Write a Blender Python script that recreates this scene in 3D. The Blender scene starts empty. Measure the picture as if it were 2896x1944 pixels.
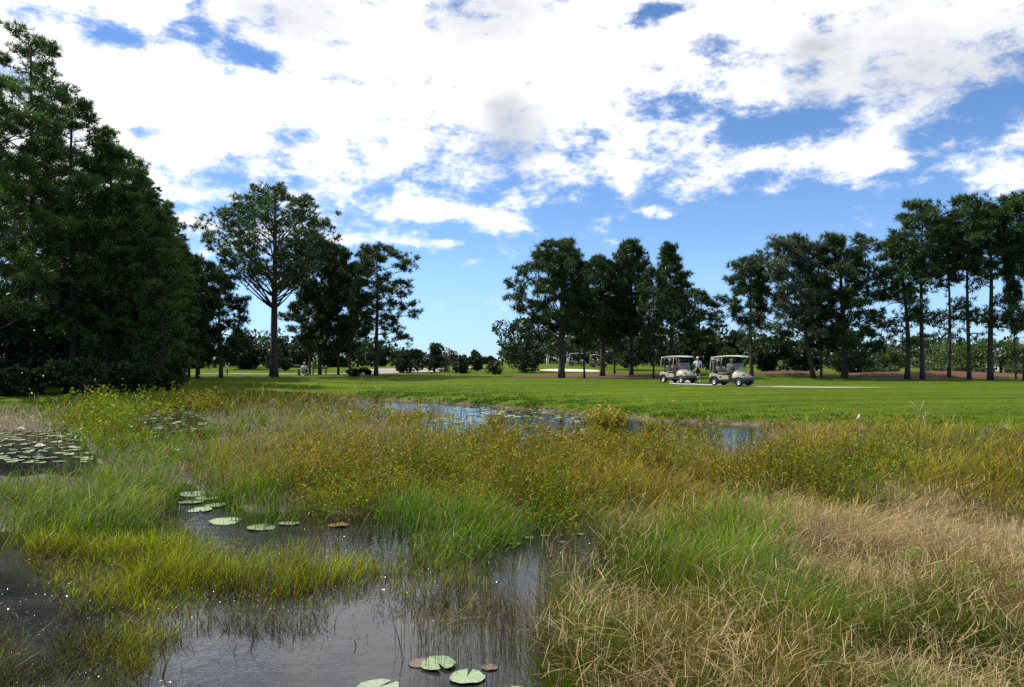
import bpy, bmesh, math, random
import numpy as np
from mathutils import Vector, Matrix

R = math.radians
random.seed(7)
rng = np.random.default_rng(11)
sc = bpy.context.scene
col = sc.collection

# ------------------------------------------------------------------ camera
FPX, CX, CY, HZ, CAMZ = 2206.0, 1448.0, 972.0, 1018.0, 2.2     # measured on the photograph
cam_d = bpy.data.cameras.new('camera')
cam = bpy.data.objects.new('camera', cam_d)
col.objects.link(cam)
cam_d.sensor_width = 36.0
cam_d.lens = 36.0 * FPX / 2896.0
cam_d.clip_start = 0.05
cam_d.clip_end = 6000
cam.location = (0, 0, CAMZ)
cam.rotation_euler = (R(90) + math.atan((HZ - CY) / FPX), 0, 0)
sc.camera = cam

# ------------------------------------------------------------------ sun, sky, exposure
SUN_AZ = R(-74)          # measured from straight ahead (+Y), negative = left
SUN_EL = R(47)
sd = Vector((math.sin(SUN_AZ) * math.cos(SUN_EL), math.cos(SUN_AZ) * math.cos(SUN_EL), math.sin(SUN_EL)))
sun_d = bpy.data.lights.new('sun', 'SUN')
sun_d.energy = 5.0
sun_d.angle = R(0.53)
sun_d.color = (1.0, 0.96, 0.88)
sun = bpy.data.objects.new('sun', sun_d)
col.objects.link(sun)
sun.rotation_euler = (-sd).to_track_quat('-Z', 'Y').to_euler()
sun.location = (-40, 30, 60)
sc.view_settings.view_transform = 'Standard'
sc.view_settings.look = 'None'
sc.view_settings.exposure = 0.5
sc.view_settings.gamma = 1.0
sc.view_settings.use_curve_mapping = False
sc.cycles.max_bounces = 5
sc.cycles.diffuse_bounces = 2
sc.cycles.glossy_bounces = 3
sc.cycles.transmission_bounces = 4
sc.cycles.transparent_max_bounces = 6
sc.cycles.sample_clamp_indirect = 6.0
sc.cycles.use_denoising = False


def build_world():
    w = bpy.data.worlds.new('World')
    sc.world = w
    w.use_nodes = True
    nt = w.node_tree
    nt.nodes.clear()
    L = nt.links

    def node(t, **kw):
        n = nt.nodes.new(t)
        for k, v in kw.items():
            setattr(n, k, v)
        return n

    def math_(op, a, b=None, c=None, clamp=False):
        n = node('ShaderNodeMath', operation=op, use_clamp=clamp)
        for i, s in enumerate((a, b, c)):
            if s is None:
                continue
            if isinstance(s, (int, float)):
                n.inputs[i].default_value = s
            else:
                L.new(s, n.inputs[i])
        return n.outputs[0]

    out = node('ShaderNodeOutputWorld')
    tc = node('ShaderNodeTexCoord')
    sep = node('ShaderNodeSeparateXYZ')
    L.new(tc.outputs['Generated'], sep.inputs[0])
    x, y, z = sep.outputs
    sky = node('ShaderNodeTexSky', sky_type='NISHITA', sun_disc=False)
    sky.sun_elevation = SUN_EL
    sky.sun_rotation = SUN_AZ
    sky.altitude = 0
    sky.air_density = 0.75
    sky.dust_density = 0.0
    sky.ozone_density = 4.5
    hs = node('ShaderNodeHueSaturation')
    hs.inputs['Saturation'].default_value = 1.07
    hs.inputs['Value'].default_value = 1.0
    L.new(sky.outputs[0], hs.inputs['Color'])
    bg_sky = node('ShaderNodeBackground')
    bg_sky.inputs['Strength'].default_value = 0.122
    tn = node('ShaderNodeMix', data_type='RGBA', blend_type='MULTIPLY')
    tn.inputs['Factor'].default_value = 1.0
    tn.inputs['B'].default_value = (1.0, 1.0, 1.04, 1)       # the camera's cool white balance
    L.new(hs.outputs[0], tn.inputs['A'])

    az = math_('ARCTAN2', x, y)
    hyp = math_('SQRT', math_('ADD', math_('MULTIPLY', x, x), math_('MULTIPLY', y, y)))
    te = math_('DIVIDE', z, math_('MAXIMUM', hyp, 0.02))
    te = math_('MINIMUM', te, 3.0)

    # humid air near the horizon: slightly darker and bluer than the clean model sky, the same all round
    hzr = node('ShaderNodeMapRange', interpolation_type='SMOOTHSTEP')
    hzr.inputs['From Min'].default_value = -0.02
    hzr.inputs['From Max'].default_value = 0.12
    L.new(te, hzr.inputs['Value'])
    hz_m = node('ShaderNodeMix', data_type='RGBA')
    hz_m.inputs['A'].default_value = (0.50, 0.66, 0.86, 1)
    hz_m.inputs['B'].default_value = (1, 1, 1, 1)
    L.new(hzr.outputs[0], hz_m.inputs['Factor'])
    hz_x = node('ShaderNodeMix', data_type='RGBA', blend_type='MULTIPLY')
    hz_x.inputs['Factor'].default_value = 1.0
    L.new(tn.outputs['Result'], hz_x.inputs['A'])
    L.new(hz_m.outputs['Result'], hz_x.inputs['B'])
    L.new(hz_x.outputs['Result'], bg_sky.inputs['Color'])

    def AZ(u):
        return math.atan((u - CX) / FPX)

    def TE(u, v):
        return (HZ - v) / FPX * math.cos(AZ(u))
    # the lower edge of the cloud bank as tangent of elevation over azimuth
    ramp = node('ShaderNodeValToRGB')
    pts = [(0, 640), (250, 680), (430, 720), (600, 640), (800, 585), (930, 630), (1010, 520), (1200, 515), (1320, 500),
           (1448, 520), (1600, 485), (1750, 470), (1870, 395), (2000, 330), (2150, 322), (2300, 312), (2450, 345),
           (2600, 330), (2750, 265), (2896, 235)]
    els = ramp.color_ramp.elements
    while len(els) < len(pts):
        els.new(0.5)
    for e, (u, v) in zip(els, pts):
        e.position = (AZ(u) + 0.7) / 1.4
        b = TE(u, v) / 0.6
        e.color = (b, b, b, 1)
    L.new(math_('MULTIPLY_ADD', az, 1 / 1.4, 0.5), ramp.inputs[0])
    B = math_('MULTIPLY', ramp.outputs[0], 0.6)

    # cloud noise in cloud-layer coordinates (a flat layer overhead)
    zz = math_('ADD', math_('MAXIMUM', z, 0.0), 0.16)
    comb = node('ShaderNodeCombineXYZ')
    L.new(math_('DIVIDE', x, zz), comb.inputs[0])
    L.new(math_('DIVIDE', y, zz), comb.inputs[1])

    def noise(scale, detail, rough, offs, dist=0.0, src=comb.outputs[0]):
        mp = node('ShaderNodeMapping')
        mp.inputs['Location'].default_value = offs
        L.new(src, mp.inputs[0])
        n = node('ShaderNodeTexNoise', noise_dimensions='2D')
        n.inputs['Scale'].default_value = scale
        n.inputs['Detail'].default_value = detail
        n.inputs['Roughness'].default_value = rough
        n.inputs['Distortion'].default_value = dist
        L.new(mp.outputs[0], n.inputs['Vector'])
        return n.outputs[0]
    comb0 = node('ShaderNodeCombineXYZ')
    L.new(az, comb0.inputs[0])
    L.new(te, comb0.inputs[1])
    comb2 = node('ShaderNodeCombineXYZ')           # angular coordinates for the ragged edges
    L.new(math_('MULTIPLY', az, 1.0), comb2.inputs[0])
    L.new(math_('MULTIPLY', te, 1.7), comb2.inputs[1])
    f1 = noise(3.4, 3, 0.6, (3.1, 1.7, 0))
    f2 = noise(14.0, 7, 0.68, (0.4, 5.2, 0), 0.0, comb2.outputs[0])
    f3 = noise(0.55, 2, 0.5, (7.3, 2.2, 0))

    def blobs(lst, start):
        acc = start
        for (u, v, ru, rv, amp) in lst:
            a0, t0, ra, rt = AZ(u), TE(u, v), ru / FPX * 1.35, rv / FPX * 1.35
            vm = node('ShaderNodeVectorMath', operation='MULTIPLY_ADD')
            L.new(comb0.outputs[0], vm.inputs[0])
            vm.inputs[1].default_value = (1 / ra, 1 / rt, 0)
            vm.inputs[2].default_value = (-a0 / ra, -t0 / rt, 0)
            ln = node('ShaderNodeVectorMath', operation='LENGTH')
            L.new(vm.outputs[0], ln.inputs[0])
            mr_ = node('ShaderNodeMapRange', interpolation_type='SMOOTHSTEP')
            mr_.inputs['From Min'].default_value = 1.0
            mr_.inputs['From Max'].default_value = 0.1
            mr_.inputs['To Max'].default_value = amp
            L.new(ln.outputs['Value'], mr_.inputs['Value'])
            acc = math_('ADD', acc, mr_.outputs[0])
        return acc
    s = math_('MINIMUM', math_('MULTIPLY', math_('SUBTRACT', te, B), 1.7), 0.17)
    s = math_('MAXIMUM', s, -0.21)
    # clouds and gaps placed by their true direction in the sky
    s = blobs([
        (550, 40, 50, 90, -0.22), (620, 105, 75, 60, -0.24), (700, 155, 80, 42, -0.22), (790, 180, 50, 40, -0.14),
        (300, 85, 95, 50, -0.19), (40, 25, 110, 60, -0.20), (480, 75, 40, 45, -0.13), (1840, 45, 80, 60, -0.19),
        (1900, 15, 90, 30, -0.16), (2000, 115, 100, 42, -0.22), (835, 378, 80, 35, -0.14), (800, 500, 90, 35, -0.12),
        (620, 515, 150, 34, -0.17), (560, 590, 150, 26, -0.14), (420, 370, 60, 40, -0.10), (2330, 75, 60, 40, -0.10),
        (1130, 585, 150, 45, 0.13), (1270, 600, 150, 45, 0.17), (1400, 632, 110, 32, 0.16), (1090, 680, 180, 28, 0.19),
        (1290, 685, 90, 15, 0.14), (1160, 540, 60, 25, 0.10), (1560, 470, 80, 40, 0.07), (1780, 520, 45, 55, 0.11),
        (1835, 600, 60, 22, 0.12), (1890, 610, 30, 14, 0.12), (1980, 520, 140, 60, 0.15), (2080, 430, 160, 60, 0.16),
        (1950, 545, 80, 35, 0.10), (2330, 460, 210, 65, 0.19), (2460, 400, 130, 80, 0.16), (2560, 520, 80, 25, 0.08),
        (2800, 530, 150, 60, 0.17), (2880, 430, 120, 110, 0.17), (2700, 470, 60, 30, 0.08), (2200, 540, 60, 16, 0.09),
        (1600, 560, 40, 16, 0.08), (2140, 375, 190, 62, -0.16), (2700, 375, 150, 60, -0.13),
    ], s)
    # ragged edges: billows at several scales
    rag = math_('ADD', math_('MULTIPLY', math_('SUBTRACT', f2, 0.5), 0.74), math_('MULTIPLY', math_('SUBTRACT', f1, 0.5), 0.28))
    s = math_('ADD', s, rag)
    # away from the cloud bank the cover is broken, as in the right half of the view
    away = math_('MULTIPLY', math_('SUBTRACT', te, 0.50), 2.2, clamp=True)
    back = math_('MULTIPLY', math_('SUBTRACT', math_('ABSOLUTE', az), 0.75), 2.0, clamp=True)
    away = math_('MAXIMUM', away, back)
    s = math_('MULTIPLY_ADD', math_('MULTIPLY', math_('SUBTRACT', f3, 0.60), 1.5), away, s)
    mr = node('ShaderNodeMapRange', interpolation_type='SMOOTHSTEP')
    mr.inputs['From Min'].default_value = -0.12
    mr.inputs['From Max'].default_value = 0.16
    L.new(s, mr.inputs['Value'])
    dens = math_('POWER', mr.outputs[0], 1.3)
    # thick parts are grey from below
    f4 = noise(3.2, 2, 0.5, (1.3, 9.1, 0))
    g = math_('MULTIPLY_ADD', math_('SUBTRACT', f4, 0.60), 1.3, 0.0)
    g = math_('MAXIMUM', g, 0.0)
    g = blobs([(850, 40, 260, 150, 0.46), (1370, 30, 280, 150, 0.52), (1455, 385, 120, 170, 0.62), (1400, 290, 110, 90, 0.22),
               (1600, 330, 90, 90, 0.2), (2650, 60, 520, 280, 0.34), (2820, 230, 380, 170, 0.26), (600, 370, 240, 110, 0.2),
               (2400, 180, 230, 170, 0.15)], g)
    g = math_('MULTIPLY', g, math_('MULTIPLY_ADD', f2, 1.2, 0.4))
    g = math_('MINIMUM', g, 1.0)
    mixc = node('ShaderNodeMix', data_type='RGBA')
    L.new(g, mixc.inputs['Factor'])
    mixc.inputs['A'].default_value = (0.95, 0.95, 0.945, 1)
    mixc.inputs['B'].default_value = (0.30, 0.325, 0.38, 1)
    bg_c = node('ShaderNodeBackground')
    bg_c.inputs['Strength'].default_value = 1.0
    L.new(mixc.outputs['Result'], bg_c.inputs['Color'])
    ms = node('ShaderNodeMixShader')
    L.new(dens, ms.inputs[0])
    L.new(bg_sky.outputs[0], ms.inputs[1])
    L.new(bg_c.outputs[0], ms.inputs[2])
    L.new(ms.outputs[0], out.inputs['Surface'])


build_world()


# ------------------------------------------------------------------ helpers
def ray(u, v):
    """unit-depth ray (per metre of +Y) of a photograph pixel"""
    return (u - CX) / FPX, (HZ - v) / FPX


def at(u, v, d):
    a, b = ray(u, v)
    return Vector((a * d, d, CAMZ + b * d))


def ground(u, v, z=0.0):
    d = (CAMZ - z) * FPX / max(v - HZ, 1e-3)
    return Vector(((u - CX) / FPX * d, d, z))


def tag(o, label=None, cat=None, group=None, kind=None):
    if label:
        o['label'] = label
    if cat:
        o['category'] = cat
    if group:
        o['group'] = group
    if kind:
        o['kind'] = kind
    return o


def empty(name, loc=(0, 0, 0), rz=0.0):
    o = bpy.data.objects.new(name, None)
    o.empty_display_size = 0.2
    col.objects.link(o)
    o.location = loc
    o.rotation_euler = (0, 0, rz)
    return o


def link(name, me, mat=None, parent=None):
    o = bpy.data.objects.new(name, me)
    col.objects.link(o)
    if mat is not None and not me.materials:
        me.materials.append(mat)
    if parent is not None:
        o.parent = parent
    return o


def np_mesh(name, v, f, c=None, smooth=False):
    """v (N,3), f (M,3) or (M,4), c (N,3) vertex colour"""
    v = np.ascontiguousarray(v, dtype=np.float32)
    f = np.ascontiguousarray(f, dtype=np.int32)
    k = f.shape[1]
    me = bpy.data.meshes.new(name)
    me.vertices.add(len(v))
    me.vertices.foreach_set('co', v.ravel())
    me.loops.add(f.size)
    me.loops.foreach_set('vertex_index', f.ravel())
    me.polygons.add(len(f))
    me.polygons.foreach_set('loop_start', np.arange(0, f.size, k, dtype=np.int32))
    me.polygons.foreach_set('loop_total', np.full(len(f), k, dtype=np.int32))
    if smooth:
        me.polygons.foreach_set('use_smooth', np.ones(len(f), dtype=bool))
    if c is not None:
        at_ = me.color_attributes.new('col', 'FLOAT_COLOR', 'POINT')
        cc = np.ones((len(v), 4), dtype=np.float32)
        cc[:, :3] = c
        at_.data.foreach_set('color', cc.ravel())
    me.update(calc_edges=True)
    return me


def copy_tree(o, parent=None):
    c = o.copy()
    col.objects.link(c)
    c.parent = parent
    for ch in list(o.children):
        copy_tree(ch, c)
    return c


# ------------------------------------------------------------------ materials
MATS = {}


def new_mat(name):
    m = bpy.data.materials.new(name)
    m.use_nodes = True
    nt = m.node_tree
    return m, nt, nt.nodes['Principled BSDF'], nt.nodes['Material Output']


def mat(name, c, rough=0.6, metal=0.0, spec=0.5, noise_amt=0.12, noise_scale=30.0, bump=0.0):
    """plain surface with slight procedural variation"""
    if name in MATS:
        return MATS[name]
    m, nt, p, out = new_mat(name)
    p.inputs['Roughness'].default_value = rough
    p.inputs['Metallic'].default_value = metal
    p.inputs['Specular IOR Level'].default_value = spec
    tc = nt.nodes.new('ShaderNodeTexCoord')
    n = nt.nodes.new('ShaderNodeTexNoise')
    n.inputs['Scale'].default_value = noise_scale
    n.inputs['Detail'].default_value = 6
    nt.links.new(tc.outputs['Object'], n.inputs['Vector'])
    mx = nt.nodes.new('ShaderNodeMix')
    mx.data_type = 'RGBA'
    mx.inputs['A'].default_value = (*[v * (1 - noise_amt) for v in c], 1)
    mx.inputs['B'].default_value = (*[min(1, v * (1 + noise_amt)) for v in c], 1)
    nt.links.new(n.outputs[0], mx.inputs['Factor'])
    nt.links.new(mx.outputs['Result'], p.inputs['Base Color'])
    if bump:
        b = nt.nodes.new('ShaderNodeBump')
        b.inputs['Strength'].default_value = bump
        b.inputs['Distance'].default_value = 0.02
        nt.links.new(n.outputs[0], b.inputs['Height'])
        nt.links.new(b.outputs[0], p.inputs['Normal'])
    MATS[name] = m
    return m


def mat_leaf(name, trans=0.35, rough=0.45, spec=0.35, tint=(1.0, 1.0, 1.0)):
    """thin plant surface coloured by its vertex colour, part reflecting, part translucent"""
    if name in MATS:
        return MATS[name]
    m, nt, p, out = new_mat(name)
    a = nt.nodes.new('ShaderNodeAttribute')
    a.attribute_name = 'col'
    nt.links.new(a.outputs['Color'], p.inputs['Base Color'])
    p.inputs['Roughness'].default_value = rough
    p.inputs['Specular IOR Level'].default_value = spec
    t = nt.nodes.new('ShaderNodeBsdfTranslucent')
    mm = nt.nodes.new('ShaderNodeMix')
    mm.data_type = 'RGBA'
    mm.blend_type = 'MULTIPLY'
    mm.inputs['Factor'].default_value = 1.0
    mm.inputs['B'].default_value = (*tint, 1)
    nt.links.new(a.outputs['Color'], mm.inputs['A'])
    nt.links.new(mm.outputs['Result'], t.inputs['Color'])
    ms = nt.nodes.new('ShaderNodeMixShader')
    ms.inputs[0].default_value = trans
    nt.links.new(p.outputs[0], ms.inputs[1])
    nt.links.new(t.outputs[0], ms.inputs[2])
    nt.links.new(ms.outputs[0], out.inputs['Surface'])
    MATS[name] = m
    return m


def mat_bark():
    if 'bark' in MATS:
        return MATS['bark']
    m, nt, p, out = new_mat('bark')
    tc = nt.nodes.new('ShaderNodeTexCoord')
    mp = nt.nodes.new('ShaderNodeMapping')
    mp.inputs['Scale'].default_value = (6, 6, 1.6)
    v = nt.nodes.new('ShaderNodeTexVoronoi')
    v.inputs['Scale'].default_value = 2.2
    n = nt.nodes.new('ShaderNodeTexNoise')
    n.inputs['Scale'].default_value = 3.0
    n.inputs['Detail'].default_value = 8
    nt.links.new(tc.outputs['Object'], mp.inputs[0])
    nt.links.new(mp.outputs[0], v.inputs['Vector'])
    nt.links.new(mp.outputs[0], n.inputs['Vector'])
    r = nt.nodes.new('ShaderNodeValToRGB')
    r.color_ramp.elements[0].color = (0.016, 0.012, 0.010, 1)
    r.color_ramp.elements[1].color = (0.075, 0.055, 0.043, 1)
    nt.links.new(n.outputs[0], r.inputs[0])
    nt.links.new(r.outputs[0], p.inputs['Base Color'])
    p.inputs['Roughness'].default_value = 0.9
    b = nt.nodes.new('ShaderNodeBump')
    b.inputs['Strength'].default_value = 0.8
    b.inputs['Distance'].default_value = 0.03
    nt.links.new(v.outputs['Distance'], b.inputs['Height'])
    nt.links.new(b.outputs[0], p.inputs['Normal'])
    MATS['bark'] = m
    return m


# ------------------------------------------------------------------ terrain
SHORE = [(-90, 30), (-45, 32), (-26, 33.8), (-19, 35.5), (-14.5, 38.5), (-11.5, 42), (-9.6, 44.3)]
SHORE += [tuple(ground(u, v)[:2]) for u, v in [(1020, 1129), (1240, 1140), (1370, 1149), (1500, 1160), (1700, 1180),
                                              (1850, 1191), (2000, 1200), (2200, 1208), (2380, 1214)]]
SHORE += [(12.4, 23.6), (15.0, 22.6), (19, 21.5), (26, 20.0), (45, 17), (90, 14)]
SHORE = np.array(SHORE)


def shore_dist(x, y):
    """signed distance to the pond edge, positive on land"""
    x = np.asarray(x, float)
    y = np.asarray(y, float)
    best = np.full(x.shape, 1e9)
    for (ax, ay), (bx, by) in zip(SHORE[:-1], SHORE[1:]):
        dx, dy = bx - ax, by - ay
        t = np.clip(((x - ax) * dx + (y - ay) * dy) / (dx * dx + dy * dy), 0, 1)
        best = np.minimum(best, np.hypot(x - ax - t * dx, y - ay - t * dy))
    ys = np.interp(x, SHORE[:, 0], SHORE[:, 1])
    return np.where(y > ys, best, -best)


def vnoise(x, y, seed=0):
    """cheap smooth value noise in -1..1"""
    r = np.random.default_rng(seed).uniform(-1, 1, (64, 64))
    xi, yi = np.floor(x).astype(int), np.floor(y).astype(int)
    fx, fy = x - xi, y - yi
    fx, fy = fx * fx * (3 - 2 * fx), fy * fy * (3 - 2 * fy)
    g = lambda i, j: r[i % 64, j % 64]
    return (g(xi, yi) * (1 - fx) * (1 - fy) + g(xi + 1, yi) * fx * (1 - fy) + g(xi, yi + 1) * (1 - fx) * fy + g(xi + 1, yi + 1) * fx * fy)


MOUNDS = [  # x, y, rx, ry, height
    (21.0, 62.5, 5.5, 3.0, 0.42), (33.0, 61.0, 9.0, 3.0, 0.45), (8.0, 75.0, 8.0, 4.0, 0.25), (19, 70, 6, 3, 0.35),
    (3.0, 112.0, 16.0, 12.0, 0.62), (14.0, 118, 14, 10, 0.45), (-26.0, 100.0, 26.0, 12.0, 0.45), (-14, 118, 12, 10, 0.4),
    (6.0, 58.5, 40.0, 5.0, 0.06),
]


def height(x, y):
    x = np.asarray(x, float)
    y = np.asarray(y, float)
    s = shore_dist(x, y)
    n = vnoise(x * 1.3, y * 1.3, 3) * 0.35 + vnoise(x * 3.1, y * 3.1, 4) * 0.15
    se = s + np.where(np.abs(s) < 2.5, n, 0)
    h = np.interp(se, [-3, -0.6, 0, 0.25, 0.7, 1.6, 4, 8, 14, 20, 400], [-0.5, -0.25, -0.02, 0.09, 0.20, 0.28, 0.38, 0.52, 0.66, 0.70, 0.74])
    swale = np.exp(-((x + 8.5) / 4.0) ** 2 - ((y - 60) / 9.0) ** 2)
    h = h - 0.18 * swale
    for mx, my, rx, ry, a in MOUNDS:
        h = h + a * np.exp(-((x - mx) / rx) ** 2 - ((y - my) / ry) ** 2)
    h = h + 0.02 * vnoise(x * 0.35, y * 0.35, 5) * (s > 1) + np.where((s > 0.3) & (s < 12), 0.022 * vnoise(x * 2.2, y * 2.2, 6), 0)
    h = h + np.clip((y - 140) / 400, 0, 1) * 0.5
    return h


def hz(x, y):
    return float(height(np.array([x]), np.array([y]))[0])


def lawn_material():
    m, nt, p, out = new_mat('lawn_grass')
    L = nt.links
    tc = nt.nodes.new('ShaderNodeTexCoord')

    def noise(scale, detail, sx=1.0, sy=1.0, rough=0.55):
        mp = nt.nodes.new('ShaderNodeMapping')
        mp.inputs['Scale'].default_value = (sx, sy, 1)
        L.new(tc.outputs['Object'], mp.inputs[0])
        n = nt.nodes.new('ShaderNodeTexNoise')
        n.inputs['Scale'].default_value = scale
        n.inputs['Detail'].default_value = detail
        n.inputs['Roughness'].default_value = rough
        L.new(mp.outputs[0], n.inputs['Vector'])
        return n.outputs[0]

    def ramp(src, stops):
        r = nt.nodes.new('ShaderNodeValToRGB')
        e = r.color_ramp.elements
        while len(e) < len(stops):
            e.new(0.5)
        for q, (pos, c) in zip(e, stops):
            q.position = pos
            q.color = (*c, 1)
        L.new(src, r.inputs[0])
        return r.outputs[0]

    def mix(f, a, b, mode='MIX'):
        x = nt.nodes.new('ShaderNodeMix')
        x.data_type = 'RGBA'
        x.blend_type = mode
        if isinstance(f, float):
            x.inputs['Factor'].default_value = f
        else:
            L.new(f, x.inputs['Factor'])
        for k, s in (('A', a), ('B', b)):
            if isinstance(s, tuple):
                x.inputs[k].default_value = (*s, 1)
            else:
                L.new(s, x.inputs[k])
        return x.outputs['Result']
    fine = ramp(noise(3.4, 9, 0.45, 1.0, 0.82), [(0.26, (0.020, 0.036, 0.002)), (0.5, (0.060, 0.096, 0.006)), (0.72, (0.14, 0.185, 0.02))])
    broad = noise(0.30, 6, 0.35, 1.3, 0.65)
    warm = ramp(noise(0.9, 6, 0.35, 1.0, 0.6), [(0.52, (0, 0, 0)), (0.72, (1, 1, 1))])
    c = mix(0.40, fine, ramp(broad, [(0.35, (0.030, 0.066, 0.003)), (0.65, (0.088, 0.128, 0.007))]))
    wf = nt.nodes.new('ShaderNodeMath')
    wf.operation = 'MULTIPLY'
    L.new(warm, wf.inputs[0])
    wf.inputs[1].default_value = 0.38
    c = mix(wf.outputs[0], c, (0.085, 0.066, 0.014))
    mow = ramp(noise(0.6, 3, 0.05, 1.7, 0.5), [(0.38, (0.72, 0.78, 0.8)), (0.62, (1.22, 1.16, 1.1))])   # mowing passes
    c = mix(1.0, c, mow, 'MULTIPLY')
    a = nt.nodes.new('ShaderNodeAttribute')
    a.attribute_name = 'col'                       # red = bare wet mud at the pond edge, green = painted waterline glint
    sepc = nt.nodes.new('ShaderNodeSeparateColor')
    L.new(a.outputs['Color'], sepc.inputs[0])
    mud = ramp(noise(5.0, 8), [(0.3, (0.035, 0.025, 0.018)), (0.7, (0.16, 0.115, 0.08))])
    c = mix(sepc.outputs[0], c, mud)
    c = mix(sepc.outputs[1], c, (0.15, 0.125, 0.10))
    L.new(c, p.inputs['Base Color'])
    p.inputs['Roughness'].default_value = 0.95
    p.inputs['Specular IOR Level'].default_value = 0.04
    b = nt.nodes.new('ShaderNodeBump')
    b.inputs['Strength'].default_value = 0.9
    b.inputs['Distance'].default_value = 0.06
    L.new(noise(7.0, 8, 0.7, 1.0, 0.75), b.inputs['Height'])
    L.new(b.outputs[0], p.inputs['Normal'])
    return m


def grid_mesh(name, xs, ys, zf, colf=None):
    X, Y = np.meshgrid(xs, ys)
    Z = zf(X, Y)
    v = np.stack([X, Y, Z], -1).reshape(-1, 3)
    nx, ny = len(xs), len(ys)
    i = (np.arange(ny - 1)[:, None] * nx + np.arange(nx - 1)[None, :]).ravel()
    f = np.stack([i, i + 1, i + 1 + nx, i + nx], -1)
    c = colf(X, Y, Z).reshape(-1, 3) if colf else None
    return np_mesh(name, v, f, c, smooth=True)


def build_lawn():
    xs = np.concatenate([np.linspace(-1500, -95, 14), np.linspace(-90, -25, 60), np.arange(-24.6, 30, 0.3), np.linspace(30.5, 95, 90), np.linspace(100, 1500, 14)])
    ys = np.concatenate([np.arange(14, 21, 0.5), np.arange(21, 50, 0.22), np.arange(50, 82, 0.5), np.linspace(83, 140, 45), np.linspace(145, 2500, 26)])

    def colf(X, Y, Z):
        mud = np.clip((0.14 + 0.05 * vnoise(X * 1.7, Y * 1.7, 8) - Z) / 0.06, 0, 1)
        pale = np.clip(1 - np.abs(Z - 0.022 - 0.012 * vnoise(X * 2.1, Y * 2.1, 9)) / 0.022, 0, 1)  # pale strip along the waterline, glint put into the vertex colour
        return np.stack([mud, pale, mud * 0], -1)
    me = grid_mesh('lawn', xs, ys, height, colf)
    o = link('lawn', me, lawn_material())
    tag(o, 'mown green golf course lawn sloping down to the pond', None, None, 'structure')


def water_material():
    m, nt, p, out = new_mat('pond_water')
    L = nt.links
    tc = nt.nodes.new('ShaderNodeTexCoord')

    def noise(scale, detail, rough=0.5, dist=0.0):
        n = nt.nodes.new('ShaderNodeTexNoise')
        n.inputs['Scale'].default_value = scale
        n.inputs['Detail'].default_value = detail
        n.inputs['Roughness'].default_value = rough
        n.inputs['Distortion'].default_value = dist
        L.new(tc.outputs['Object'], n.inputs['Vector'])
        return n.outputs[0]
    r = nt.nodes.new('ShaderNodeValToRGB')
    r.color_ramp.elements[0].position = 0.3
    r.color_ramp.elements[0].color = (0.008, 0.009, 0.011, 1)
    r.color_ramp.elements[1].position = 0.75
    r.color_ramp.elements[1].color = (0.034, 0.034, 0.036, 1)
    L.new(noise(1.1, 6, 0.6), r.inputs[0])
    L.new(r.outputs[0], p.inputs['Base Color'])
    p.inputs['Roughness'].default_value = 0.04
    p.inputs['IOR'].default_value = 1.40
    b1 = nt.nodes.new('ShaderNodeBump')
    b1.inputs['Strength'].default_value = 0.16
    b1.inputs['Distance'].default_value = 0.02
    L.new(noise(7.0, 3, 0.5), b1.inputs['Height'])
    b2 = nt.nodes.new('ShaderNodeBump')
    b2.inputs['Strength'].default_value = 0.10
    b2.inputs['Distance'].default_value = 0.01
    L.new(noise(38.0, 2, 0.5), b2.inputs['Height'])
    L.new(b1.outputs[0], b2.inputs['Normal'])
    L.new(b2.outputs[0], p.inputs['Normal'])
    return m


def build_water():
    xs = np.linspace(-95, 95, 20)
    ys = np.linspace(-30, 60, 12)
    me = grid_mesh('pond_water', xs, ys, lambda X, Y: X * 0)
    o = link('pond_water', me, water_material())
    tag(o, 'still brown pond water reflecting the clouds', None, None, 'structure')


def disc_patch(name, cx, cy, outline, m, dz=0.02, dome=0.0, rings=8, label=None):
    """sheet following the terrain, with a free outline (radius per angle)"""
    n = len(outline)
    vs, fs = [(cx, cy)], []
    for k in range(1, rings + 1):
        for j in range(n):
            a = 2 * math.pi * j / n
            rx, ry = outline[j]
            vs.append((cx + rx * math.cos(a) * k / rings, cy + ry * math.sin(a) * k / rings))
    V = np.array(vs)
    rr = np.concatenate([[0], np.repeat(np.arange(1, rings + 1) / rings, n)])
    Z = height(V[:, 0], V[:, 1]) + dz + dome * (1 - rr ** 2)
    for j in range(n):
        fs.append((0, 1 + j, 1 + (j + 1) % n, 1 + (j + 1) % n))
    F = [(0, 1 + j, 1 + (j + 1) % n) for j in range(n)]
    for k in range(1, rings):
        for j in range(n):
            a, b = 1 + (k - 1) * n + j, 1 + (k - 1) * n + (j + 1) % n
            c, d = a + n, b + n
            F += [(a, c, d), (a, d, b)]
    me = np_mesh(name, np.column_stack([V, Z]), np.array(F), None, True)
    o = link(name, me, m)
    tag(o, label, None, None, 'structure')
    return o


def wobble(n, rx, ry, amt, seed):
    r = random.Random(seed)
    ph = [r.uniform(0, 6.28) for _ in range(4)]
    res = []
    for j in range(n):
        a = 2 * math.pi * j / n
        w = 1 + amt * (math.sin(2 * a + ph[0]) + 0.6 * math.sin(3 * a + ph[1]) + 0.4 * math.sin(5 * a + ph[2]) + 0.25 * math.sin(9 * a + ph[3]))
        res.append((rx * w, ry * w))
    return res


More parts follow.
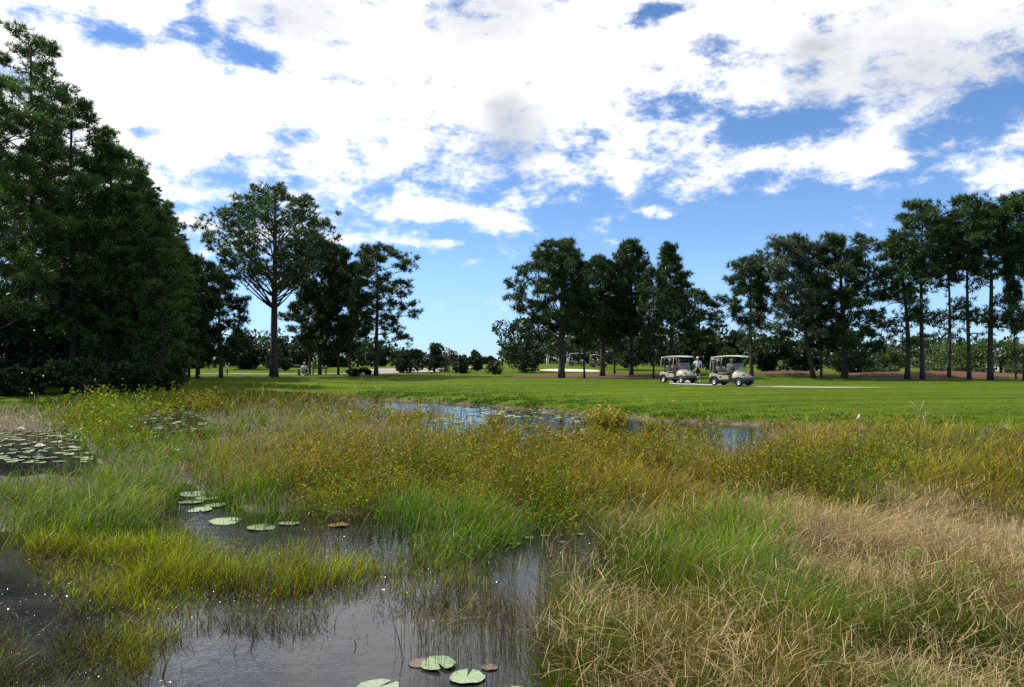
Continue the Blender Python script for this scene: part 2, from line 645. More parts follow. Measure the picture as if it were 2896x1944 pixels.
def ribbon(name, pts, width, m, dz, label, taper=0):
    P = [np.array(p, float) for p in pts]
    fine = []
    for i in range(len(P) - 1):
        p0, p1, p2, p3 = P[max(i - 1, 0)], P[i], P[i + 1], P[min(i + 2, len(P) - 1)]
        for t in np.linspace(0, 1, 10, endpoint=False):
            fine.append(0.5 * ((2 * p1) + (-p0 + p2) * t + (2 * p0 - 5 * p1 + 4 * p2 - p3) * t * t + (-p0 + 3 * p1 - 3 * p2 + p3) * t ** 3))
    fine.append(P[-1])
    fine = np.array(fine)
    tang = np.gradient(fine, axis=0)
    tang /= np.linalg.norm(tang, axis=1)[:, None]
    nor = np.column_stack([-tang[:, 1], tang[:, 0]])
    V = []
    k = 5
    wd = np.ones(len(fine))
    if taper:
        wd[:taper] = np.linspace(0.05, 1, taper)
    wd = wd[:, None] * width
    for s in np.linspace(-0.5, 0.5, k):
        q = fine + nor * wd * s
        V.append(np.column_stack([q, height(q[:, 0], q[:, 1]) + dz]))
    n = len(fine)
    V = np.concatenate(V)
    F = []
    for a in range(k - 1):
        for i in range(n - 1):
            F.append((a * n + i, a * n + i + 1, (a + 1) * n + i + 1, (a + 1) * n + i))
    o = link(name, np_mesh(name, V, np.array(F), None, True), m)
    tag(o, label, None, None, 'structure')


build_water()
build_lawn()
M_STRAW = mat('pine_straw', (0.10, 0.05, 0.035), 0.95, spec=0.1, noise_amt=0.6, noise_scale=7.0, bump=1.0)
M_SAND = mat('bunker_sand', (0.48, 0.43, 0.36), 0.95, spec=0.1, noise_amt=0.1, noise_scale=5.0)
M_PATH = mat('path_concrete', (0.30, 0.285, 0.25), 0.85, spec=0.2, noise_amt=0.12, noise_scale=8.0)
M_DIRT = mat('grey_dirt', (0.24, 0.20, 0.17), 0.95, spec=0.1, noise_amt=0.3, noise_scale=3.0)
disc_patch('pine_straw_bed', 22.5, 62.2, wobble(48, 4.4, 2.0, 0.06, 1), M_STRAW, 0.025, 0.08, label='reddish pine straw bed behind the right golf cart')
disc_patch('pine_straw_bed', 34.5, 60.4, wobble(60, 9.5, 2.6, 0.05, 2), M_STRAW, 0.025, 0.12, label='reddish pine straw bed under the tall pines at the right edge')
disc_patch('pine_straw_bed', 8.2, 69.2, wobble(60, 8.2, 4.2, 0.06, 3), M_STRAW, 0.025, 0.05, label='shaded pine straw bed under the middle group of pines')
disc_patch('pine_straw_bed', -15.0, 74.0, wobble(48, 4.6, 3.0, 0.06, 4), M_STRAW, 0.025, 0.03, label='dark pine straw bed under the left middle pines')
disc_patch('sand_bunker', 7.3, 96.0, wobble(48, 4.0, 3.6, 0.07, 5), M_SAND, 0.02, -0.0, label='pale sand bunker in front of the raised green')
disc_patch('dirt_ground', -13.0, 92.0, wobble(40, 5.5, 6.0, 0.08, 6), M_DIRT, 0.02, label='grey bare ground under the dark bushes in the middle')
ribbon('cart_path', [(20.3, 41.6), (18.2, 42.3), (15.5, 43.6), (12.6, 45.6), (11.6, 47.4), (10.75, 48.7), (11.1, 51), (12.2, 55), (14, 62)], 1.6, M_PATH, 0.02,
       'pale concrete cart path passing under the golf carts', 14)
ribbon('cart_path', [(-60, 84), (-40, 82), (-27, 80.5), (-17, 81), (-11, 88), (-9, 90)], 2.2, M_PATH, 0.024, 'pale cart path behind the big domed pine')
ribbon('cart_path', [(-17, 92), (-12.5, 95.5), (-8, 98.5), (-4, 104)], 2.0, M_PATH, 0.03, 'pale cart path running behind the dark middle bushes')


# ------------------------------------------------------------------ marsh vegetation
# what grows where, read off the photograph in the 2336 px wide view: u, v, kind, height factor
CTRL = """
20 915 G 1|100 930 G 1|60 955 T .6|150 950 T .6|20 970 T .5|100 965 T .5|250 930 L 1|200 960 L 1|330 940 L 1|290 950 L 1|420 930 Y 1.1|370 925 L 1
480 900 B 1.5|560 905 B 1.5|650 910 B 1.4|740 905 B 1.4|800 908 B 1.2|440 905 Y 1.3|600 945 G 1|700 940 G 1|540 930 B 1|770 940 G .8|650 935 B 1|830 940 Y .8
440 955 W 1|400 948 W 1|385 965 W 1|470 950 G .6|350 975 W 1|420 965 S 1
900 945 Y 1|960 940 G 1|1000 940 B 1.1|1030 945 B 1|930 935 B 1|860 935 W 1|900 915 W 1|960 918 W 1|1080 935 W 1|1100 935 W 1|1150 950 W 1|1080 965 W 1|1250 960 W 1|1050 962 W 1|1200 940 W 1|1130 962 B .6|1200 970 W 1|1275 965 G .6|1180 985 W 1|1120 978 W 1|1300 950 W 1|1450 968 W 1|1560 968 W 1|1330 980 S 1|1420 1000 Y .6|1240 985 S 1
1090 960 B 1|1180 966 B .9|1340 970 B 1|1215 955 S 1|1290 982 B 1.1|1150 982 B 1.1|1060 972 B 1.1|1490 985 Y .8|1440 990 Y .7|1125 945 S 1|1230 962 B .6|1320 955 S 1|1100 970 B .8|1300 960 S 1|1170 940 S 1|1390 965 S 1|1250 975 B .7|1380 990 B .8|1560 990 Y 1|1600 980 G 1|1530 975 Y .9|1650 990 W 1|1690 988 W 1|1660 980 W 1|1750 1000 B 1|1850 1000 B 1|2000 1000 B 1|2150 1000 B 1|2300 1000 B 1|2250 985 G .8|1800 985 B .9|1950 985 B .9|2100 985 B .9
20 990 W 1|60 1010 W 1|110 1030 W 1|150 1025 W 1|20 1020 W 1|60 1035 W 1|100 1000 W 1|140 1000 W 1|150 990 W 1|40 1000 W 1|250 1000 L 1|200 985 L .9|320 990 L 1|280 975 L 1|260 1040 G .8|190 1035 W 1|215 1020 G .4
380 985 S 1|430 1010 G 1|480 1000 G 1|360 1010 G 1|560 1000 B 1|650 1000 B 1|760 1000 B 1|880 990 B 1|1000 1010 B 1|1100 1000 B 1|1100 1010 Y 1|1200 1010 Y 1|1300 1030 B 1|1400 1030 Y 1|1500 1010 G 1|1580 1020 B 1|1620 1010 G 1|1700 1040 B 1|1750 1040 B 1|1900 1040 B 1|2000 1055 L 1|1960 1075 L 1.1|2150 1050 B 1|2300 1060 B 1|800 970 B 1|700 970 B 1|600 970 G .9|900 970 B 1|1000 980 B .9
30 1090 G 1|120 1080 G 1|220 1080 G 1|330 1060 G 1|400 1080 G 1|500 1060 B 1|480 1090 G 1|560 1100 G 1|620 1090 G 1|660 1070 B 1|720 1080 B 1|760 1060 Y 1|850 1080 Y 1|950 1060 Y 1|1000 1080 L 1|1100 1080 B 1|1200 1090 Y 1|1300 1060 Y 1|1400 1080 B 1|1500 1080 B 1|1600 1080 B 1|1700 1080 Y 1|1750 1070 Y 1|1800 1090 Y 1|1860 1100 L 1|1950 1100 G 1|2050 1090 B 1|2200 1090 B 1|2300 1100 B 1|1450 1050 Y 1|1050 1040 Y 1|850 1040 B 1|950 1030 B 1
30 1140 G 1|150 1140 G 1|300 1140 G 1|380 1130 G .8|440 1130 W 1|470 1150 W 1|490 1170 W 1|520 1190 W 1|450 1145 W 1|430 1120 W 1|500 1135 S 1|480 1120 G .6|600 1130 G 1.1|680 1130 G 1.1|560 1130 G 1|780 1140 L 1|720 1130 Y 1|860 1120 Y 1|930 1140 G 1.1|1000 1160 G 1.45|1100 1160 G 1.45|930 1120 B 1.1|1080 1120 Y 1.1|1050 1130 B 1|1150 1140 B 1|1200 1150 G 1|1300 1120 B 1|1250 1140 L 1|1400 1110 B 1|1500 1150 B 1|1600 1150 B 1|1700 1140 T 1|1800 1150 T 1|1950 1170 T 1|2100 1170 T 1|2250 1160 T 1|2150 1130 T 1|1900 1140 B 1|2300 1130 B 1
20 1185 G .7|80 1200 K 1|200 1200 K 1|300 1210 K 1|400 1200 K 1|450 1215 K 1|350 1240 K 1|200 1255 K .7|100 1235 K .8|30 1235 W 1|10 1220 W 1|560 1198 W 1|620 1198 W 1|760 1193 W 1|700 1190 W 1|820 1200 W 1|880 1195 W 1|540 1230 K 1|680 1225 K 1|620 1240 K .8|800 1232 K .8|740 1230 K .7|900 1240 K 1|950 1230 K 1|1000 1240 K 1|860 1250 K .8|960 1260 K 1|1100 1250 S 1|1200 1222 W 1|1300 1212 W 1|1150 1230 S 1|1250 1220 W 1|1050 1215 G .7|1180 1200 G 1|1100 1205 G 1|1280 1250 R .6|1330 1240 R .8|1400 1230 N 1|1500 1230 G 1|1600 1250 G 1|1700 1230 G 1|1560 1200 N 1|1450 1200 N 1|1800 1240 T 1|1900 1250 T 1|2000 1240 T 1|2100 1270 T 1|2250 1230 T 1|2300 1300 T 1|2200 1310 N 1|2060 1220 T 1|1850 1200 T 1
300 1360 S 1|420 1375 S .8|500 1385 S .7|600 1340 S .8|470 1345 S .8|740 1345 S .7|540 1330 S 1|900 1330 S .8|700 1375 S .7|800 1400 W 1|900 1365 S .7|960 1335 S .8|1100 1325 S .9|1200 1300 W 1|400 1500 W 1|600 1500 W 1|800 1480 W 1|1000 1480 W 1|1150 1540 W 1|1100 1450 W 1|1200 1500 W 1|500 1450 W 1|700 1450 W 1|900 1440 W 1|900 1530 W 1|700 1560 W 1|1050 1560 W 1|350 1285 K .6|450 1310 S 1|550 1285 K .6|700 1300 S 1|800 1330 S .8|850 1300 S 1|1000 1300 S 1|930 1290 K .7|350 1400 K .5|340 1440 K .6|300 1480 S 1|380 1560 S 1|60 1320 W 1|100 1400 W 1|20 1280 W 1|130 1300 S 1|200 1330 S 1|50 1500 S 1|150 1460 S 1|200 1540 S 1|250 1400 S 1|180 1380 S 1|30 1400 S 1|20 1560 S 1|260 1290 K .7
1005 1410 R 1|1060 1390 R 1|1100 1380 R 1|1150 1370 R 1|1210 1360 R 1|1230 1420 R 1|1160 1410 R 1|1240 1330 R 1
1290 1320 N 1|1350 1350 N 1|1450 1350 N 1|1550 1320 G 1|1600 1350 N 1|1680 1350 G 1|1800 1370 G 1|1750 1300 G 1|1850 1320 N 1|1920 1330 N 1|1290 1440 N 1|1290 1540 N 1|1400 1450 N 1|1500 1450 N 1|1600 1450 N 1|1700 1450 N 1|1800 1500 N 1|1900 1450 G .9|2000 1400 N 1|1950 1400 G .9|2100 1370 N 1|2200 1400 N 1|2300 1400 N 1|2100 1500 N 1|2300 1500 N 1|1245 1545 G .6|1600 1560 N 1|1900 1560 N 1|2200 1560 N 1|1400 1700 N 1|1700 1700 N 1|2100 1700 N 1|2330 1700 N 1|1240 1700 W 1|900 1700 W 1|500 1700 W 1|100 1700 S 1
480 1268 K .8|620 1270 K .9|700 1262 K .8|780 1270 K .8|860 1275 K .9|940 1280 K .9|1010 1268 K .8|1060 1240 K .7|560 1300 S 1.3|660 1305 K .5|820 1305 K .5|420 1290 K .7|-150 915 G 1|-150 990 W 1|-150 1080 G 1|-150 1200 K 1|-150 1350 S 1|-150 1550 S 1|2480 1000 B 1|2480 1100 B 1|2480 1180 T 1|2480 1280 T 1|2480 1400 N 1|2480 1600 N 1
"""
KINDS = 'GBTLYWSKRN'
_ct = []
for part in CTRL.replace('\n', '|').split('|'):
    q = part.split()
    if len(q) == 4:
        _ct.append((float(q[0]) * 2896 / 2336, float(q[1]) * 2896 / 2336, KINDS.index(q[2]), float(q[3])))
_ct = np.array(_ct)


def what_grows(u, v):
    """nearest noted plant kind; vertical offsets weigh more, as the ground recedes"""
    kinds = np.empty(len(u), int)
    hf = np.empty(len(u))
    for a in range(0, len(u), 40000):
        uu, vv = u[a:a + 40000, None], v[a:a + 40000, None]
        sv = np.clip(900.0 / np.maximum(vv - 1000, 90), 1.0, 4.5)
        d = (uu - _ct[None, :, 0]) ** 2 + ((vv - _ct[None, :, 1]) * sv) ** 2
        k = d.argmin(1)
        kinds[a:a + 40000] = _ct[k, 2]
        hf[a:a + 40000] = _ct[k, 3]
    return kinds, hf


def pix(x, y, z):
    return CX + FPX * x / y, HZ + FPX * (CAMZ - z) / y


def blades(P, az, h, w, lean, bend, base_c, tip_c, seg=(0, 0.4, 0.75, 1.0)):
    """curved tapering blades; returns vertices, triangles, colours"""
    n = len(P)
    dirv = np.stack([np.cos(az), np.sin(az), np.zeros(n)], -1)
    wa = az + np.pi / 2 + rng.uniform(-0.9, 0.9, n)
    wv = np.stack([np.cos(wa), np.sin(wa), np.zeros(n)], -1)
    rows, cols_ = [], []
    for i, t in enumerate(seg):
        out = (lean * t + bend * t * t)[:, None] * h[:, None]
        up = h * (t - 0.45 * np.minimum(bend, 1.3) * t * t - 0.2 * np.minimum(lean, 1.2) * t)
        c = P + dirv * out
        c[:, 2] += up
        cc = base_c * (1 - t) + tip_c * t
        if i == len(seg) - 1:
            rows.append(c[:, None, :])
            cols_.append(cc[:, None, :])
        else:
            hw = (w * (1 - 0.55 * t) / 2)[:, None] * wv
            rows.append(np.stack([c - hw, c + hw], 1))
            cols_.append(np.stack([cc, cc], 1))
    V = np.concatenate(rows, 1)
    C = np.concatenate(cols_, 1)
    k = V.shape[1]
    tris = []
    ns = len(seg) - 1
    for i in range(ns - 1):
        a = 2 * i
        tris += [(a, a + 1, a + 3), (a, a + 3, a + 2)]
    a = 2 * (ns - 1)
    tris.append((a, a + 1, a + 2))
    F = (np.arange(n) * k)[:, None, None] + np.array(tris)[None]
    return V.reshape(-1, 3), F.reshape(-1, 3), C.reshape(-1, 3)


def leaves(P, d, length, width, c):
    """flat diamond leaves starting at P along d"""
    n = len(P)
    d = d / np.linalg.norm(d, axis=1)[:, None]
    r = rng.normal(size=(n, 3))
    s = np.cross(d, r)
    s /= np.linalg.norm(s, axis=1)[:, None] + 1e-9
    mid = P + d * (length * 0.45)[:, None]
    V = np.stack([P, mid + s * (width / 2)[:, None], P + d * length[:, None], mid - s * (width / 2)[:, None]], 1)
    F = (np.arange(n) * 4)[:, None, None] + np.array([(0, 1, 2), (0, 2, 3)])[None]
    return V.reshape(-1, 3), F.reshape(-1, 3), np.repeat(c, 4, 0)


def stack(parts):
    V, F, C, o = [], [], [], 0
    for v, f, c in parts:
        V.append(v)
        F.append(f + o)
        C.append(c)
        o += len(v)
    return np.concatenate(V), np.concatenate(F), np.concatenate(C)


def tint(base, n, var=0.25, hue=0.08):
    b = np.asarray(base, float)[None] * rng.uniform(1 - var, 1 + var, (n, 1))
    b = 0.64 * b * rng.uniform(1 - hue, 1 + hue, (n, 3))
    lum = b.mean(1, keepdims=True)
    return np.clip(lum + (b - lum) * 1.18, 0.004, 0.9)


M_GRASS = mat_leaf('grass_blade', 0.42, 0.5, 0.10, (1.0, 1.0, 0.8))
M_DEAD = mat_leaf('dead_grass_blade', 0.28, 0.5, 0.10)
M_WEED = mat_leaf('weed_leaf', 0.40, 0.42, 0.14)


def marsh_ok(x, y, margin=0.4):
    return shore_dist(x, y) < -margin


def build_marsh():
    N = 272000
    u = rng.uniform(-350, 3250, N)
    v = HZ + 62 + (2350 - HZ - 62) * rng.uniform(0, 1, N) ** 1.15
    Y = CAMZ * FPX / (v - HZ)
    X = (u - CX) / FPX * Y
    # jitter so no rows line up
    X += rng.normal(0, 0.004, N) * Y
    Y += rng.normal(0, 0.01, N) * Y
    keep = marsh_ok(X, Y, 0.35) & (Y > 3.4)
    X, Y = X[keep], Y[keep]
    n = len(X)
    mu, mv = pix(X, Y, 0.27)
    wob = 45 * vnoise(X * 1.1 + 9, Y * 0.8, 21) + 22 * vnoise(X * 3.3, Y * 2.3, 22)
    kind, hf = what_grows(mu + wob * 1.3 + rng.normal(0, 50, n), mv + (wob * 0.45 + rng.normal(0, 15, n)) * np.clip((mv - 1000) / 400, 0.25, 1.3))
    H0 = np.array([0.48, 0.62, 0.42, 0.74, 0.74, 0.0, 0.16, 0.28, 0.36, 0.50])[kind] * hf
    H0 = np.where((kind == KINDS.index('S')) & (Y > 17), 0.26, H0)
    clump = 1 + 0.78 * vnoise(X * 1.7, Y * 1.7, 31) + 0.25 * vnoise(X * 0.7, Y * 0.7, 32)
    h = H0 * clump * rng.uniform(0.55, 1.15, n)
    h = np.maximum(h, 0.04)
    # keep the open water open: nothing may stand in front of it
    tu, tv = pix(X, Y, h * 0.9)
    tk, _ = what_grows(tu, tv)
    bu, bv = pix(X, Y, 0.0)
    bk, _ = what_grows(bu, bv)
    W, S = KINDS.index('W'), KINDS.index('S')
    ok = (kind != W) & ~((tk == W) & (rng.uniform(size=n) < np.where(Y > 19, 0.66, 0.93))) & ~((bk == W) & (kind != S) & (rng.uniform(size=n) < 0.55))
    ok &= ~((kind == S) & (rng.uniform(size=n) < np.clip(np.where(Y > 17, 0.25, 0.46) - 0.40 * vnoise(X * 2.2, Y * 2.2, 33), 0.1, 0.95)))
    ok &= ~((kind == KINDS.index('K')) & (Y < 11.5) & (X > -2.6) & (vnoise(X * 1.5, Y * 1.5, 34) < -0.05) & (rng.uniform(size=n) < 0.62))
    ok &= ~((kind == KINDS.index('R')) & (rng.uniform(size=n) < 0.55))
    X, Y, kind, h, hf = X[ok], Y[ok], kind[ok], h[ok], hf[ok]
    n = len(X)
    P = np.stack([X, Y, np.full(n, -0.01)], -1)
    lod = np.maximum(0.0042, 0.00078 * Y) * np.clip(rng.lognormal(-0.05, 0.38, n), 0.45, 2.4)
    az0 = 2.6 * vnoise(X * 0.5, Y * 0.5, 41) + rng.normal(0, 0.9, n) - 0.3
    azr = rng.uniform(0, 2 * np.pi, n)
    groups = {'green': [], 'dead': [], 'weed': []}
    mixn = vnoise(X * 1.4, Y * 1.4, 51)
    # plants differ from clump to clump
    tone = np.clip(1 + 0.40 * vnoise(X * 2.9, Y * 2.4, 52) + 0.22 * vnoise(X * 6.5, Y * 5.0, 53), 0.35, 1.55)

    def add(g, idx, az, hh, w, lean, bend, bc, tc_):
        if len(idx):
            sh = tone[idx][:, None]
            groups[g].append(blades(P[idx].copy(), az, hh, w, lean, bend, bc * sh, tc_ * sh))  # dark base colours paint the shade down between the stems
    # green grass
    i = np.where(kind == KINDS.index('G'))[0]
    m = len(i)
    lush = (0.5 + 0.5 * mixn[i])[:, None]
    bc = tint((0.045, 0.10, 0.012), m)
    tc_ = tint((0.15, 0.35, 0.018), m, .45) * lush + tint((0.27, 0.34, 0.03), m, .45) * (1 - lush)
    dry = rng.uniform(size=m) < 0.13
    tc_[dry] = tint((0.42, 0.34, 0.14), dry.sum())
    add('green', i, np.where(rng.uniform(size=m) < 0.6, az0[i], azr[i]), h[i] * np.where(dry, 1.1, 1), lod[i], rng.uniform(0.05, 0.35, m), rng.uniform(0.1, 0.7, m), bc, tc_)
    # short yellow green grass
    i = np.where(kind == KINDS.index('K'))[0]
    m = len(i)
    bc = tint((0.10, 0.09, 0.02), m)
    tc_ = tint((0.38, 0.50, 0.03), m, 0.45)
    dry = rng.uniform(size=m) < 0.28
    tc_[dry] = tint((0.36, 0.25, 0.06), dry.sum())
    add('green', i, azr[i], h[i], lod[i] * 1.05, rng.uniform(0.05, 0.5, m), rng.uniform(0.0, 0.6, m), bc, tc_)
    # olive brown fine grass with a green understorey
    i = np.where(kind == KINDS.index('B'))[0]
    m = len(i)
    grn = rng.uniform(size=m) < np.clip(0.34 + 0.35 * mixn[i], 0.08, 0.75)
    a = i[~grn]
    k = len(a)
    add('dead', a, np.where(rng.uniform(size=k) < 0.5, az0[a], azr[a]), h[a], lod[a] * 0.85, rng.uniform(0.1, 0.6, k), rng.uniform(0.1, 1.0, k),
        tint((0.09, 0.07, 0.015), k), tint((0.40, 0.30, 0.045), k, 0.5))
    a = i[grn]
    k = len(a)
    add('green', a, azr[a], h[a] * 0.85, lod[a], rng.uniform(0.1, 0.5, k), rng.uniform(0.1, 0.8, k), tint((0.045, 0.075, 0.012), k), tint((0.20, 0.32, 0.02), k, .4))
    # pale straw laid over by the wind
    i = np.where(kind == KINDS.index('T'))[0]
    m = len(i)
    grn = rng.uniform(size=m) < np.clip(0.16 + 0.3 * mixn[i], 0.03, 0.5)
    tc_ = tint((0.52, 0.39, 0.19), m, 0.55)
    tc_[grn] = tint((0.16, 0.22, 0.03), grn.sum())
    flow = 2.2 * vnoise(X[i] * 0.8, Y[i] * 0.8, 61) - 0.4 + rng.normal(0, 0.45, m)
    add('dead', i, flow, h[i] * 1.25, lod[i] * 0.8, rng.uniform(0.4, 1.1, m), rng.uniform(0.4, 1.3, m), tint((0.17, 0.11, 0.055), m), tc_)
    # tall tan stems over green, near right
    i = np.where(kind == KINDS.index('N'))[0]
    m = len(i)
    grn = rng.uniform(size=m) < np.clip(0.52 + 0.4 * mixn[i], 0.16, 0.88)
    a = i[~grn]
    k = len(a)
    add('dead', a, azr[a], h[a] * 1.05, lod[a] * 0.78, rng.uniform(0.1, 0.8, k), rng.uniform(0.0, 0.9, k), tint((0.04, 0.035, 0.008), k), tint((0.20, 0.15, 0.03), k, 0.6))
    a = i[grn]
    k = len(a)
    add('green', a, azr[a], h[a] * 0.8, lod[a] * 0.9, rng.uniform(0.05, 0.4, k), rng.uniform(0.0, 0.6, k), tint((0.04, 0.07, 0.012), k), tint((0.13, 0.26, 0.015), k, .4))
    # thin upright reeds in the water
    i = np.where(kind == KINDS.index('R'))[0]
    m = len(i)
    add('dead', i, azr[i], h[i], lod[i] * 0.7, rng.uniform(0.0, 0.22, m), rng.uniform(0.0, 0.35, m), tint((0.04, 0.045, 0.012), m), tint((0.22, 0.19, 0.05), m, 0.5))
    # sparse bits in shallow water
    i = np.where(kind == S)[0]
    m = len(i)
    tc_ = tint((0.15, 0.21, 0.03), m, 0.4)
    dk = rng.uniform(size=m) < 0.55
    tc_[dk] = tint((0.06, 0.04, 0.02), dk.sum(), 0.5)
    add('green', i, azr[i], h[i], lod[i] * 0.9, rng.uniform(0.0, 1.2, m), rng.uniform(0.0, 0.8, m), tint((0.04, 0.03, 0.014), m), tc_)
    # dry curled leaf ends standing off the stems, pale in the sun
    for kk, frac, cc in (('N', 0.20, (0.74, 0.58, 0.33)), ('T', 0.48, (0.74, 0.58, 0.34)), ('B', 0.16, (0.62, 0.46, 0.13)), ('R', 0.25, (0.5, 0.38, 0.18)), ('G', 0.10, (0.45, 0.38, 0.2))):
        st = np.where(kind == KINDS.index(kk))[0]
        st = st[rng.uniform(size=len(st)) < frac]
        k = len(st)
        q = P[st].copy()
        q[:, :2] += rng.normal(0, 0.12, (k, 2)) * np.minimum(h[st], 0.5)[:, None]
        q[:, 2] = h[st] * rng.uniform(0.35, 0.9, k)
        groups['dead'].append(blades(q, rng.uniform(0, 6.28, k), rng.uniform(0.05, 0.19, k) * np.maximum(1, Y[st] / 12), np.maximum(0.0055, 0.00085 * Y[st]) * rng.uniform(0.7, 1.2, k),
                                     rng.uniform(0.1, 1.6, k), rng.uniform(-0.9, 1.2, k), tint(np.array(cc) * 0.55, k, 0.4), tint(cc, k, 0.55)))
    # leafy primrose weeds: stem plus leaves, yellow flowers at the top
    for kk, cs, fl in (('L', (0.20, 0.32, 0.025), 0.03), ('Y', (0.25, 0.30, 0.03), 0.06)):
        i = np.where(kind == KINDS.index(kk))[0]
        m = len(i)
        lean = rng.uniform(0.0, 0.4, m)
        bend = rng.uniform(0.0, 0.4, m)
        add('weed', i, azr[i], h[i], lod[i] * 0.7, lean, bend, tint((0.06, 0.06, 0.014), m), tint((0.20, 0.16, 0.04), m))
        dirv = np.stack([np.cos(azr[i]), np.sin(azr[i]), np.zeros(m)], -1)
        for q in range(6):
            t = rng.uniform(0.25, 1.02, m)
            pos = P[i] + dirv * ((lean * t + bend * t * t) * h[i])[:, None]
            pos[:, 2] += h[i] * (t - 0.45 * bend * t * t - 0.2 * lean * t)
            dl = rng.normal(size=(m, 3))
            dl[:, 2] = np.abs(dl[:, 2]) * 0.6 + 0.15
            ln = np.maximum(0.035, 0.0042 * Y[i]) * rng.uniform(0.7, 1.4, m)
            c = tint(cs, m, 0.35, 0.12)
            olive = rng.uniform(size=m) < (0.52 if kk == 'Y' else 0.2)
            c[olive] = tint((0.31, 0.225, 0.045), olive.sum(), 0.4)
            c *= tone[i][:, None]
            groups['weed'].append(leaves(pos, dl, ln, ln * 0.36, c))
        f = rng.uniform(size=m) < fl
        k = int(f.sum())
        pos = P[i][f] + dirv[f] * ((lean[f] + bend[f]) * h[i][f])[:, None]
        pos[:, 2] += h[i][f] * 1.03
        for q in range(2):
            dl = rng.normal(size=(k, 3))
            dl[:, 2] = 0.7
            ln = np.maximum(0.02, 0.0022 * Y[i][f])
            groups['weed'].append(leaves(pos, dl, ln, ln * 0.9, tint((0.80, 0.52, 0.03), k, 0.12)))
    lab = {'green': ('green_marsh_grass', 'green marsh grass growing in clumps through the pond', M_GRASS),
           'dead': ('dead_marsh_grass', 'brown and straw coloured dead grass across the marsh', M_DEAD),
           'weed': ('primrose_weed', 'leafy green weeds dotted with small yellow flowers in the marsh', M_WEED)}
    for g, parts in groups.items():
        V, F, C = stack(parts)
        o = link(lab[g][0], np_mesh(lab[g][0], V, F, C), lab[g][2])
        tag(o, lab[g][1], 'grass' if g != 'weed' else 'weeds', None, 'stuff')
        print(g, len(F))


def build_mud():
    """wet peat the dense clumps stand on, just above the water"""
    uu = np.arange(-400, 3300, 22.0)
    vv = HZ + 1 / np.linspace(1 / 62, 1 / 1330, 210)
    U, V_ = np.meshgrid(uu, vv)
    Y = CAMZ * FPX / (V_ - HZ)
    X = (U - CX) / FPX * Y
    tot = np.zeros(X.size)
    for z in (0.0, 0.12, 0.26):
        pu, pv = pix(X.ravel(), Y.ravel(), z)
        k, _ = what_grows(pu, pv)
        tot += np.isin(k, [KINDS.index(c) for c in 'GBTLYN']) * 1.0 + (k == KINDS.index('K')) * 0.6
    cov = (tot / 3).reshape(X.shape)
    # soften
    for _ in range(2):
        cov = (cov + np.roll(cov, 1, 0) + np.roll(cov, -1, 0) + np.roll(cov, 1, 1) + np.roll(cov, -1, 1)) / 5
    Z = -0.10 + 0.14 * np.clip((cov - 0.45) * 2.2, 0, 1) + 0.03 * vnoise(X * 2.3, Y * 2.3, 71)
    Z = np.where(shore_dist(X, Y) > -0.3, -0.1, Z)
    v = np.stack([X, Y, Z], -1).reshape(-1, 3)
    ny, nx = X.shape
    i = (np.arange(ny - 1)[:, None] * nx + np.arange(nx - 1)[None, :]).ravel()
    f = np.stack([i, i + 1, i + 1 + nx, i + nx], -1)
    o = link('marsh_mud', np_mesh('marsh_mud', v, f, None, True), mat('wet_mud', (0.035, 0.026, 0.014), 0.6, spec=0.4, noise_amt=0.5, noise_scale=9, bump=0.8))
    tag(o, 'dark wet mud beneath the marsh grass', None, None, 'structure')


def build_debris():
    """wet stems, leaf scraps and weed tips lying in the shallows; they catch the sun"""
    N = 230000
    u = rng.uniform(-300, 2100, N)
    v = rng.uniform(1430, 2150, N)
    Y = CAMZ * FPX / (v - HZ)
    X = (u - CX) / FPX * Y
    k, _ = what_grows(u + rng.normal(0, 30, N), v + rng.normal(0, 12, N))
    patch = vnoise(X * 2.6, Y * 2.6, 81) + 0.7 * vnoise(X * 6.1, Y * 6.1, 82)
    S, K, W, Rr = [KINDS.index(c) for c in 'SKWR']
    p = np.where(k == S, 0.9, np.where(k == K, 0.6, np.where(k == Rr, 0.5, np.where(k == W, 0.04, 0))))
    p = p * np.clip(0.55 + 0.9 * patch, 0.03, 1.5)
    ok = rng.uniform(size=N) < p
    X, Y = X[ok], Y[ok]
    n = len(X)
    P = np.stack([X, Y, rng.uniform(0.002, 0.014, n)], -1)
    d = rng.normal(size=(n, 3))
    d[:, 2] *= np.where(rng.uniform(size=n) < 0.65, 1.0, 0.2)
    P[:, 2] += np.clip(-d[:, 2], 0, 1) * 0.01
    ln = rng.uniform(0.004, 0.017, n) * (Y / 6.5)
    c = tint((0.045, 0.03, 0.014), n, 0.6)
    g = rng.uniform(size=n) < 0.25
    c[g] = tint((0.10, 0.13, 0.02), g.sum(), 0.4)
    V, F, C = leaves(P, d, ln, ln * rng.uniform(0.12, 0.5, n), c)
    m = mat_leaf('wet_scrap', 0.05, 0.30, 1.0)
    o = link('floating_plant_debris', np_mesh('floating_plant_debris', V, F, C), m)
    tag(o, 'wet glinting plant scraps floating in the shallow water', 'debris', None, 'stuff')


